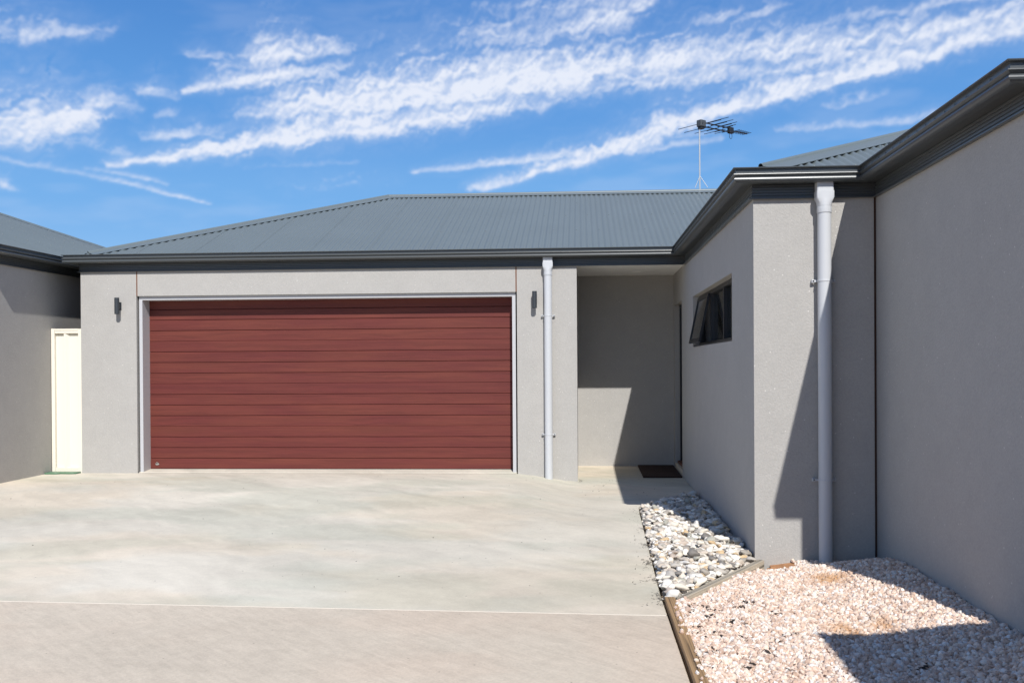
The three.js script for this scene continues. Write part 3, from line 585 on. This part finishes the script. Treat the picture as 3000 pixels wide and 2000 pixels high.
// ------------------------------------------------------------------ cream steel fence panel in the gap
{
  const x0 = -1.163, x1 = -0.755, H = 1.872, z = -0.045;
  const f = thing('fence_panel', 'narrow cream steel fence panel closing the gap beside the garage', 'fence', [(x0 + x1) / 2, 0, z]);
  const c = (g) => g.translate(-(x0 + x1) / 2, 0, -z);
  mesh('post', c(box(x0, x0 + 0.046, -0.1, H, z - 0.025, z + 0.025, 0.004)), M.cream, f);
  mesh('post', c(box(x1 - 0.046, x1, -0.1, H - 0.004, z - 0.025, z + 0.025, 0.004)), M.cream, f);
  mesh('top_rail', c(merge([box(x0 + 0.047, x1 - 0.047, H - 0.026, H - 0.002, z - 0.023, z + 0.023, 0.003), box(x0 + 0.047, x1 - 0.047, H - 0.062, H - 0.028, z - 0.018, z + 0.018, 0.003)])), M.cream, f);
  mesh('bottom_rail', c(merge([box(x0 + 0.047, x1 - 0.047, 0.012, 0.05, z - 0.02, z + 0.02, 0.003), box(x0 + 0.047, x1 - 0.047, 0.052, 0.064, z - 0.014, z + 0.014, 0.002)])), M.cream, f);
  const prof = [[x0 + 0.045, -0.02], [x0 + 0.16, -0.02], [x0 + 0.165, 0.012], [x0 + 0.19, 0.012], [x0 + 0.225, -0.02], [x1 - 0.045, -0.02]], pos = [], idx = [];
  prof.forEach(([x, dz], i) => { pos.push(x, 0.055, z + dz, x, H - 0.06, z + dz); if (i) idx.push(2 * i - 2, 2 * i, 2 * i - 1, 2 * i - 1, 2 * i, 2 * i + 1); });
  mesh('steel_sheet', c(flat(pos, idx)), std({ color: lin(.76, .71, .60), roughness: 0.45, side: THREE.DoubleSide }), f);
}
for (const [x, z, w, d, a, label] of [[-1.06, 0.085, 0.19, 0.17, 0.04, 'flat green plastic pad on the concrete against the neighbour\'s wall'], [-0.865, 0.07, 0.19, 0.13, -0.08, 'flat green plastic pad on the concrete beside the garage pier']]) {
  const sh = new THREE.Shape(); sh.moveTo(-w / 2, -d / 2); sh.lineTo(w / 2, -d / 2); sh.lineTo(w / 2, d * 0.1); sh.quadraticCurveTo(w * 0.42, d * 0.5, w * 0.1, d / 2); sh.lineTo(-w / 2, d / 2); sh.closePath();
  const g = new THREE.ExtrudeGeometry(sh, { depth: 0.012, bevelEnabled: true, bevelSize: 0.004, bevelThickness: 0.004, bevelSegments: 2 }); g.rotateX(Math.PI / 2); g.translate(0, 0.016, 0);
  const o = mesh('plastic_pad', g, M.green, scene); o.position.set(x, groundH(x, z) + 0.001, z); o.rotation.y = a; tag(o, label, 'plastic pad', 'green pads at the foot of the fence');
}

// ------------------------------------------------------------------ wall lamps, porch downlight, doormat
function wallLamp(x, y, label) {
  const t = thing('wall_lamp', label, 'wall lamp', [x, y, 0], 'wall lamps beside the garage door');
  mesh('back_plate', box(-0.024, 0.024, -0.05, 0.05, 0.0005, 0.012, 0.003), M.lamp, t);
  mesh('bracket', box(-0.014, 0.014, -0.032, 0.032, 0.012, 0.055, 0.003), M.lamp, t);
  const p = [[0.0, -0.098], [0.025, -0.098], [0.025, -0.105], [0.030, -0.105], [0.0305, -0.026], [0.029, -0.024], [0.029, -0.021], [0.0305, -0.019], [0.0305, 0.019], [0.029, 0.021], [0.029, 0.024], [0.0305, 0.026], [0.030, 0.105], [0.025, 0.105], [0.025, 0.098], [0, 0.098]];
  const g = new THREE.LatheGeometry(p.map((v) => new THREE.Vector2(...v)), 36).translate(0, 0, 0.082);
  mesh('lamp_body', toCreasedNormals(g, 0.5), M.lamp, t);
  return t;
}
wallLamp(-0.228, 2.152, 'charcoal cylinder wall lamp on the pier left of the garage door');
wallLamp(5.134, 2.176, 'charcoal cylinder wall lamp between garage door and downpipe');
{
  const t = thing('downlight', 'round white downlight in the porch soffit', 'downlight', [6.447, 2.612, -1.02]);
  mesh('trim_ring', new THREE.LatheGeometry([[0.045, -0.004], [0.052, -0.01], [0.062, -0.008], [0.066, -0.0005]].map((v) => new THREE.Vector2(...v)), 32), M.soffit, t);
  mesh('lens', new THREE.CylinderGeometry(0.046, 0.046, 0.004, 32).translate(0, -0.0035, 0), M.lens, t);
  const y = groundH(6.7, -0.9);
  const g = box(6.492, 6.99, 0, 0.02, -1.575, -0.345, 0.006).translate(-6.741, 0, 0.96);
  const m = mesh('doormat', g, M.mat, scene); m.position.set(6.741, -0.084 + 0.006, -0.96); m.rotation.x = 0.0184; tag(m, 'dark brown coir doormat on the porch before the entry door', 'doormat');
}

// ------------------------------------------------------------------ television aerial on the ridge
{
  const t = thing('tv_aerial', 'black television aerial on a thin galvanised mast above the garage ridge', 'aerial', [7.59, 4.12, -3.38]);
  mesh('mast', rod([0, -0.06, 0], [0, 1.0, 0], 0.0125, 10), M.galv, t);
  for (const [dx, dz] of [[-0.075, 0.03], [0.12, 0.03]]) mesh('strut', rod([0, 0.2, 0.012], [dx, 0.015, dz], 0.0055, 6), M.galv, t);
  const bd = new THREE.Vector3(0.75, 0, -0.66).normalize(), ed = new THREE.Vector3(0.66, 0, 0.75).normalize(), O = new THREE.Vector3(0.02, 1.02, 0);
  const P = (tt, s, h) => O.clone().addScaledVector(bd, tt).addScaledVector(ed, s).add(new THREE.Vector3(0, h, 0)).toArray();
  const BX = new THREE.Matrix4().makeBasis(bd, new THREE.Vector3(0, 1, 0), new THREE.Vector3().crossVectors(bd, new THREE.Vector3(0, 1, 0))).setPosition(O);
  const bx = (x0, x1, y0, y1, z0, z1, r) => box(x0, x1, y0, y1, z0, z1, r).applyMatrix4(BX);
  mesh('junction_box', bx(-0.05, 0.075, -0.05, 0.06, -0.05, 0.05, 0.016), std({ color: lin(.06, .065, .07), roughness: 0.5 }), t);
  mesh('clamp', bx(-0.035, 0.05, -0.08, -0.05, -0.035, 0.035, 0.006), M.black, t);
  mesh('boom', bx(0.06, 0.72, 0.022, 0.038, -0.008, 0.008, 0.002), M.black, t);
  mesh('boom', bx(0.06, 0.72, -0.042, -0.026, -0.008, 0.008, 0.002), M.black, t);
  mesh('boom', bx(0.72, 1.12, -0.012, 0.004, -0.008, 0.008, 0.002), M.black, t);
  mesh('feed_box', bx(0.66, 0.76, -0.055, 0.045, -0.03, 0.03, 0.01), M.black, t);
  const el = (tt, h, s0, s1) => mesh('element', rod(P(tt, s0, h), P(tt, s1, h), 0.0045, 6), M.black, t);
  el(-0.02, 0.0, -0.46, 0.06);
  for (const [tt, L] of [[0.12, 0.46], [0.3, 0.40], [0.46, 0.34], [0.58, 0.22]]) { el(tt, 0.03, -0.06, L); el(tt, -0.034, -L, 0.06); el(tt + 0.03, 0.03, -0.08, L * 0.62); el(tt + 0.03, -0.034, -L * 0.42, 0.08); }
  for (let k = 0; k < 7; k++) el(0.80 + k * 0.052, -0.002, -0.115 + k * 0.004, 0.115 - k * 0.004);
  const loop = new THREE.CatmullRomCurve3([[0.69, -0.05], [0.68, -0.1], [0.70, -0.135], [0.73, -0.135], [0.745, -0.1], [0.74, -0.05]].map(([a, h]) => new THREE.Vector3(...P(a, 0, h))));
  mesh('cable_loop', new THREE.TubeGeometry(loop, 24, 0.0035, 6), M.black, t);
}
console.log('fittings done');

// ------------------------------------------------------------------ timber edging
function sleeper(label, A, B, width, top, mat, name) {
  const L = Math.hypot(B[0] - A[0], B[1] - A[1]), g = new RoundedBoxGeometry(width, 0.16, L, 2, 0.006), p = g.attributes.position;
  const uv = g.attributes.uv; for (let i = 0; i < uv.count; i++) uv.setXY(i, (p.getX(i) + p.getY(i)) / 0.4 + 0.2, p.getZ(i) / 1.6);
  const o = mesh(name, g, mat, scene); o.position.set((A[0] + B[0]) / 2, top - 0.08, (A[1] + B[1]) / 2); o.rotation.y = Math.atan2(B[0] - A[0], B[1] - A[1]);
  return tag(o, label, 'timber edging');
}
sleeper('brown weathered timber sleeper edging between driveway and pink gravel', [6.247, 6.27], [6.25, 13.5], 0.062, -0.062, M.timber, 'timber_edging');
sleeper('grey weathered timber board between white pebbles and pink gravel', [6.315, 6.21], [7.03, 4.985], 0.05, -0.082, M.timberGrey, 'timber_edging');

// ------------------------------------------------------------------ pebble bed
const inPoly = (poly, x, z) => { let c = false; for (let i = 0, j = poly.length - 1; i < poly.length; j = i++) { const [xi, zi] = poly[i], [xj, zj] = poly[j]; if ((zi > z) !== (zj > z) && x < (xj - xi) * (z - zi) / (zj - zi) + xi) c = !c; } return c; };
const edgeDist = (poly, x, z) => { let m = 9; for (let i = 0, j = poly.length - 1; i < poly.length; j = i++) { const [ax, az] = poly[j], [bx, bz] = poly[i], dx = bx - ax, dz = bz - az, t = clamp(((x - ax) * dx + (z - az) * dz) / (dx * dx + dz * dz)); m = Math.min(m, Math.hypot(x - ax - dx * t, z - az - dz * t)); } return m; };
function stone(seed, detail, rough, angular) {
  const g0 = new THREE.IcosahedronGeometry(1, detail); g0.deleteAttribute('uv'); g0.deleteAttribute('normal');
  const g = mergeVertices(g0, 1e-4), p = g.attributes.position;
  for (let i = 0; i < p.count; i++) {
    const x = p.getX(i), y = p.getY(i), z = p.getZ(i);
    const k = 1 + rough * (vnoise(x * 1.3 + seed * 9.1 + 50, y * 1.3 + z * 0.9 + 50, seed) - 0.5) + rough * 0.6 * (vnoise(z * 2.1 + 20 + seed, x * 2.1 + y + 30, seed + 7) - 0.5);
    p.setXYZ(i, x * k, y * k, z * k);
  }
  if (angular) { const n = g.toNonIndexed(); n.computeVertexNormals(); return n; }
  g.computeVertexNormals(); return g;
}
{
  const bed = new THREE.Group(); bed.name = 'pebble_bed'; bed.userData = { kind: 'structure' }; scene.add(bed);
  const poly = [[7.0, 1.12], [6.86, 1.33], [6.56, 1.77], [6.37, 2.07], [6.30, 2.22], [6.285, 2.6], [6.252, 4.1], [6.212, 6.1], [6.25, 6.27], [7.0, 4.99]];
  const sh = new THREE.Shape(poly.map(([x, z]) => new THREE.Vector2(x, z))), base = new THREE.ShapeGeometry(sh); base.rotateX(Math.PI / 2); base.translate(0, -0.15, 0);
  mesh('bed_soil', base, std({ color: lin(.10, .075, .055), roughness: 1, side: THREE.DoubleSide }), bed);
  const geos = []; for (let k = 0; k < 7; k++) geos.push(stone(k + 1, 2, 0.75, false));
  const cols = [[.70, .67, .61], [.64, .60, .53], [.74, .73, .70], [.33, .31, .28], [.44, .42, .39], [.52, .47, .41], [.58, .44, .27], [.19, .18, .17], [.46, .40, .35], [.37, .37, .33], [.66, .64, .6], [.72, .7, .66]];
  const wts = [2.6, 2.6, 2.6, 1.8, 2.2, 2, 1.2, 1.3, 2, 1.8, 2.4, 2.4], wsum = wts.reduce((a, b) => a + b);
  cols.forEach((c) => { c[0] *= 1.03; c[1] *= 0.985; c[2] *= 0.93; });
  const mats = cols.map((c) => std({ color: lin(...c), roughness: 0.75 }));
  const pickCol = () => { let r = rnd() * wsum; for (let i = 0; i < wts.length; i++) { r -= wts[i]; if (r < 0) return i; } return 0; };
  const cell = 0.006, X0 = 6.15, Z0 = 1.0, NX = Math.ceil(0.95 / cell), NZ = Math.ceil(5.4 / cell), hm = new Float32Array(NX * NZ).fill(-0.15);
  const list = [];
  const drop = (x, z, a, b, c, yaw) => {                   // half sizes a, b (plan), c (height)
    const ca = Math.cos(yaw), sa = Math.sin(yaw), R = Math.max(a, b); let top = -1, mean = 0, n = 0;
    const each = (fn) => { for (let i = Math.max(0, Math.floor((x - R - X0) / cell)); i <= Math.min(NX - 1, (x + R - X0) / cell); i++) for (let j = Math.max(0, Math.floor((z - R - Z0) / cell)); j <= Math.min(NZ - 1, (z + R - Z0) / cell); j++) { const dx = X0 + i * cell - x, dz = Z0 + j * cell - z, u = (dx * ca - dz * sa) / a, v = (dx * sa + dz * ca) / b, q = u * u + v * v; if (q < 1) fn(j * NX + i, q); } };
    each((k, q) => { const under = hm[k] + c * Math.sqrt(1 - q) * 0.9; top = Math.max(top, under); mean += hm[k]; n++; });
    if (!n) return null; mean /= n;
    const y = lerp(top, mean + c * 0.6, 0.45);
    each((k, q) => { hm[k] = Math.max(hm[k], y + c * Math.sqrt(1 - q)); });
    return y;
  };
  const place = (count, s0, s1, limit) => {
    for (let k = 0; k < count; k++) {
      const x = 6.2 + rnd() * 0.81, z = 1.1 + rnd() * 5.2; const sz = s0 + (s1 - s0) * Math.pow(rnd(), 2.2);
      if (!inPoly(poly, x, z) || edgeDist(poly, x, z) < sz * 0.75) { rnd(); rnd(); continue; }
      const ci = Math.floor((x - X0) / cell), cj = Math.floor((z - Z0) / cell); if (hm[cj * NX + ci] > limit) continue;
      const a = sz * (0.85 + rnd() * 0.5), b = sz * (0.62 + rnd() * 0.3), c = sz * (0.42 + rnd() * 0.3), yaw = rnd() * Math.PI, y = drop(x, z, a, b, c, yaw);
      if (y === null) continue;
      list.push({ x, y, z, a, b, c, yaw, tx: (rnd() - 0.5) * 0.5, tz: (rnd() - 0.5) * 0.5, col: pickCol(), g: Math.floor(rnd() * geos.length) });
    }
  };
  place(6500, 0.014, 0.026, -0.118); place(3600, 0.022, 0.046, -0.088); place(3800, 0.014, 0.03, -0.082);
  const cam = camera.position, size = (s) => Math.max(s.a, s.b) / Math.hypot(s.x - cam.x, s.z - cam.z) * (s.y > -0.115 ? 1 : 0.3);
  list.sort((p, q) => size(q) - size(p));
  const Q = new THREE.Quaternion(), E = new THREE.Euler();
  const rest = geos.map(() => []);
  list.forEach((s, i) => {
    E.set(s.tx, s.yaw, s.tz); Q.setFromEuler(E);
    if (i < 300) { const o = mesh('pebble', geos[s.g], mats[s.col], bed); o.position.set(s.x, s.y, s.z); o.quaternion.copy(Q); o.scale.set(s.a, s.c, s.b); }
    else rest[s.g].push([new THREE.Matrix4().compose(new THREE.Vector3(s.x, s.y, s.z), Q.clone(), new THREE.Vector3(s.a, s.c, s.b)), s.col]);
  });
  const small = geos.map((g, k) => stone(k + 1, 1, 0.75, false));
  rest.forEach((r, k) => { const im = new THREE.InstancedMesh(small[k], std({ color: 0xffffff, roughness: 0.75 }), r.length); im.name = 'small_pebbles'; r.forEach(([m, c], i) => { im.setMatrixAt(i, m); const v = 0.88 + 0.24 * rnd(); im.setColorAt(i, lin(cols[c][0] * v, cols[c][1] * v, cols[c][2] * v)); }); im.castShadow = im.receiveShadow = true; im.userData.kind = 'stuff'; bed.add(im); });
  console.log('pebbles', list.length);
}

// ------------------------------------------------------------------ pink gravel bed
const gravelH = (x, z) => {
  const toWall = sstep(0.75, 0.05, XW2 - x), front = sstep(4.86, 5.25, z);
  let h = -0.128 + 0.075 * toWall * front + 0.012 * sstep(7.3, 7.8, x);
  h += 0.022 * (fbm(x * 2.2 + 4, z * 2.2, 3, 401) - 0.5) * 2;
  h += 0.02 * sstep(6.5, 6.9, x) * sstep(5.3, 5.8, z);
  h -= 0.05 * Math.exp(-(((x - 7.08) / 0.16) ** 2 + ((z - 4.98) / 0.14) ** 2)) ;
  h = lerp(h, -0.075, sstep(6.42, 6.31, x) * 0.6);
  return h;
};
const boardLine = (x) => lerp(6.235, 4.985, (x - 6.30) / 0.73) ;           // centre of the cross board
{
  const NX = 60, NZ = 200, pos = [], idx = [];
  for (let j = 0; j <= NZ; j++) for (let i = 0; i <= NX; i++) { const x = lerp(6.28, XW2 + 0.1, i / NX), z = lerp(4.8, 13.6, j / NZ); pos.push(x, gravelH(x, z) - 0.006, z); }
  for (let j = 0; j < NZ; j++) for (let i = 0; i < NX; i++) { const a = j * (NX + 1) + i, b = a + NX + 1, x = pos[a * 3], z = pos[a * 3 + 2]; if (z < boardLine(x) + 0.0) continue; idx.push(a, b, a + 1, a + 1, b, b + 1); }
  const g = geo(pos, idx), uv = []; for (let k = 0; k < pos.length; k += 3) uv.push(pos[k], pos[k + 2]); g.setAttribute('uv', new THREE.Float32BufferAttribute(uv, 2)); g.computeVertexNormals();
  structure(mesh('garden_soil', g, M.soil, scene));
  { const r = []; const id = []; for (let j = 0; j <= 20; j++) for (let i = 0; i <= 16; i++) { const x = lerp(XW2 + 0.1, 10.02, i / 16), z = lerp(ZE - 0.05, 10.25, j / 20); r.push(x, gravelH(x, z) - 0.006, z); if (i < 16 && j < 20) { const a = j * 17 + i; id.push(a, a + 17, a + 1, a + 1, a + 17, a + 18); } } structure(mesh('garden_soil', flat(r, id), M.soil, scene)); }
  const kinds = []; for (let k = 0; k < 5; k++) kinds.push(stone(k + 31, 1, 1.0, k % 2 === 0));
  const cols = [[.72, .58, .47], [.66, .50, .40], [.74, .64, .55], [.58, .42, .32], [.76, .70, .64], [.50, .36, .28], [.70, .55, .45]];
  const lists = kinds.map(() => []), Q = new THREE.Quaternion(), E = new THREE.Euler();
  const bare = (x, z) => Math.max(Math.exp(-(((x - 7.12) / 0.19) ** 2 + ((z - 4.95) / 0.13) ** 2)) * 1.3, 0);
  const dusty = (x, z) => { const n = fbm(x * 9, z * 9, 3, 431); const s = (cx, cz, r) => Math.exp(-(((x - cx) / r) ** 2 + ((z - cz) / (r * 1.5)) ** 2)); return clamp((s(7.37, 5.62, .12) + s(7.15, 6.85, .09) + s(7.37, 6.78, .07) + s(7.2, 8.4, .1) * 0.6) * (0.55 + 1.3 * n)); };
  const add = (x, z, lift) => {
    if (x > XW2 - 0.006 && z < ZE) return; if (z < boardLine(x) + 0.045 && x < XW1 + 0.05) return; if (z < Z1 + 0.012 && x > XW1) return;
    if (Math.hypot(x - 7.515, z - Z1 - 0.062) < 0.056) return;
    if (bare(x, z) > 0.3 + rnd() * 0.35) return;
    const r = 0.0074 + 0.0078 * Math.pow(rnd(), 1.5), d = dusty(x, z), y = gravelH(x, z) + lift + (rnd() - 0.5) * 0.005 - d * 0.006;
    E.set(rnd() * 6.28, rnd() * 6.28, rnd() * 6.28); Q.setFromEuler(E);
    const c = cols[Math.floor(rnd() * cols.length)], v = 0.86 + rnd() * 0.26, dd = d * (0.5 + rnd() * 0.5);
    lists[Math.floor(rnd() * kinds.length)].push([new THREE.Matrix4().compose(new THREE.Vector3(x, y, z), Q, new THREE.Vector3(r * 1.25, r * (0.75 + rnd() * 0.4), r)), lin(lerp(c[0] * v, .50, dd), lerp(c[1] * v, .28, dd), lerp(c[2] * v, .13, dd))]);
  };
  for (let z = 4.86; z < 13.4; z += 0.0165) for (let x = 6.285; x < XW2 + 0.01; x += 0.0165) {
    if (z > 9 && rnd() > 0.5) { rnd(); continue; }
    add(x + (rnd() - 0.5) * 0.013, z + (rnd() - 0.5) * 0.016, 0.0); if (rnd() > 0.5) add(x + (rnd() - 0.5) * 0.016, z + (rnd() - 0.5) * 0.016, 0.010);
  }
  for (let z = ZE + 0.02; z < 10.18; z += 0.024) for (let x = XW2 + 0.02; x < 9.98; x += 0.024) add(x + (rnd() - 0.5) * 0.024, z + (rnd() - 0.5) * 0.024, 0.002);
  for (let k = 0; k < 40; k++) { const z = 6.4 + rnd() * 2.6; const x = 6.25 + (rnd() - 0.3) * 0.05; const r = 0.007 + rnd() * 0.006; E.set(rnd() * 6, rnd() * 6, rnd() * 6); Q.setFromEuler(E); lists[k % 5].push([new THREE.Matrix4().compose(new THREE.Vector3(x, -0.062 + r * 0.55, z), Q, new THREE.Vector3(r * 1.2, r * 0.8, r)), lin(...cols[k % 7])]); }
  let n = 0;
  const gravel = new THREE.Group(); gravel.name = 'pink_gravel'; gravel.userData = { kind: 'stuff', label: 'loose pink crushed gravel beside the wing', category: 'gravel' }; scene.add(gravel);
  lists.forEach((l, k) => { const im = new THREE.InstancedMesh(kinds[k], std({ color: 0xffffff, roughness: 0.9 }), l.length); im.name = 'gravel_stones'; l.forEach(([m, c], i) => { im.setMatrixAt(i, m); im.setColorAt(i, c); }); im.castShadow = im.receiveShadow = true; im.userData.kind = 'stuff'; gravel.add(im); n += l.length; });
  console.log('gravel', n);
}

// ------------------------------------------------------------------ leaf litter and twigs
{
  const list = [];
  const leaf = (x, y, z, l, w) => { const g = new THREE.BufferGeometry(), b = 0.25 * w; g.setAttribute('position', new THREE.Float32BufferAttribute([-l, 0, 0, 0, b, w, l, 0.1 * l, 0, 0, b, -w], 3)); g.setIndex([0, 1, 2, 0, 2, 3]); const e = new THREE.Euler((rnd() - 0.5) * 0.8, rnd() * 6.28, (rnd() - 0.5) * 0.5); g.applyMatrix4(new THREE.Matrix4().makeRotationFromEuler(e)); g.translate(x, y, z); g.computeVertexNormals(); g.setAttribute('uv', new THREE.Float32BufferAttribute(new Array(8).fill(0), 2)); list.push(g); };
  const twig = (x, y, z, l, r) => { const a = rnd() * 6.28; list.push(rod([x, y, z], [x + Math.cos(a) * l, y + (rnd() - 0.2) * l * 0.25, z + Math.sin(a) * l], r, 4, r * 0.5)); };
  for (const [cx, cz, n, sp] of [[6.235, 4.35, 44, 0.09], [6.22, 5.05, 60, 0.11], [6.22, 6.2, 60, 0.12], [6.215, 5.6, 30, 0.14], [6.25, 3.6, 16, 0.06]]) for (let k = 0; k < n; k++) { const x = cx - Math.abs(rnd() + rnd() - 1) * sp * 0.9 + 0.02, z = cz + (rnd() + rnd() - 1) * sp * 1.6; if (rnd() < 0.5) twig(x, -0.096, z, 0.015 + rnd() * 0.035, 0.0011); else leaf(x, -0.0955, z, 0.006 + rnd() * 0.009, 0.002 + rnd() * 0.003); }
  for (let k = 0; k < 120; k++) { const z = 1.6 + rnd() * 4.8, x = slabEdge(z) - rnd() * rnd() * 0.22; leaf(x, groundH(x, z) + 0.003, z, 0.003 + rnd() * 0.006, 0.002 + rnd() * 0.002); }
  for (let k = 0; k < 46; k++) { const x = 5.75 + rnd() * 1.15, z = -0.3 + rnd() * 1.9; if (x > slabEdge(z) - 0.02) continue; leaf(x, groundH(x, Math.max(z, 0.001)) + 0.004, z, 0.004 + rnd() * 0.008, 0.003 + rnd() * 0.003); }
  for (let k = 0; k < 60; k++) { const x = -0.8 + rnd() * 6.8, z = 0.2 + rnd() * 6; leaf(x, groundH(x, z) + 0.003, z, 0.004 + rnd() * 0.006, 0.003 + rnd() * 0.004); }
  const spots = [[6.42, 6.35], [6.5, 6.45], [6.45, 6.62], [6.52, 6.75], [6.6, 6.72], [6.46, 6.95], [6.58, 7.05], [6.66, 6.4], [6.72, 6.3], [6.62, 7.3], [6.72, 7.15], [6.82, 7.0], [6.85, 6.55], [6.5, 7.5], [6.75, 7.55], [6.38, 6.55], [6.36, 6.9], [6.37, 7.3], [7.3, 7.6], [7.32, 7.62]];
  for (const [sx, sz] of spots) for (let k = 0; k < 7; k++) { const x = sx + (rnd() - 0.5) * 0.1, z = sz + (rnd() - 0.5) * 0.1, y = gravelH(x, z) + 0.016; if (rnd() < 0.6) leaf(x, y + 0.004, z, 0.011 + rnd() * 0.017, 0.006 + rnd() * 0.006); else twig(x, y, z, 0.02 + rnd() * 0.035, 0.0016); }
  for (let k = 0; k < 70; k++) { const z = 6.3 + rnd() * 2.2, x = 6.31 + rnd() * rnd() * 0.2; const y = gravelH(x, z) + 0.014; if (rnd() < 0.5) twig(x, y, z, 0.015 + rnd() * 0.03, 0.0013); else leaf(x, y + 0.004, z, 0.009 + rnd() * 0.013, 0.004 + rnd() * 0.005); }
  for (let k = 0; k < 12; k++) { const x = 5.665 + rnd() * 0.05, z = 0.01 + rnd() * 0.08; leaf(x, -0.094 + rnd() * 0.03, z, 0.008 + rnd() * 0.01, 0.005); }
  const m = M.twig.clone(); m.side = THREE.DoubleSide;
  const o = mesh('leaf_litter', merge(list), m, scene); tag(o, 'dry dark leaf litter and twigs along driveway edge and gravel', 'leaf litter', null, 'stuff');
}

renderer.render(scene, camera);
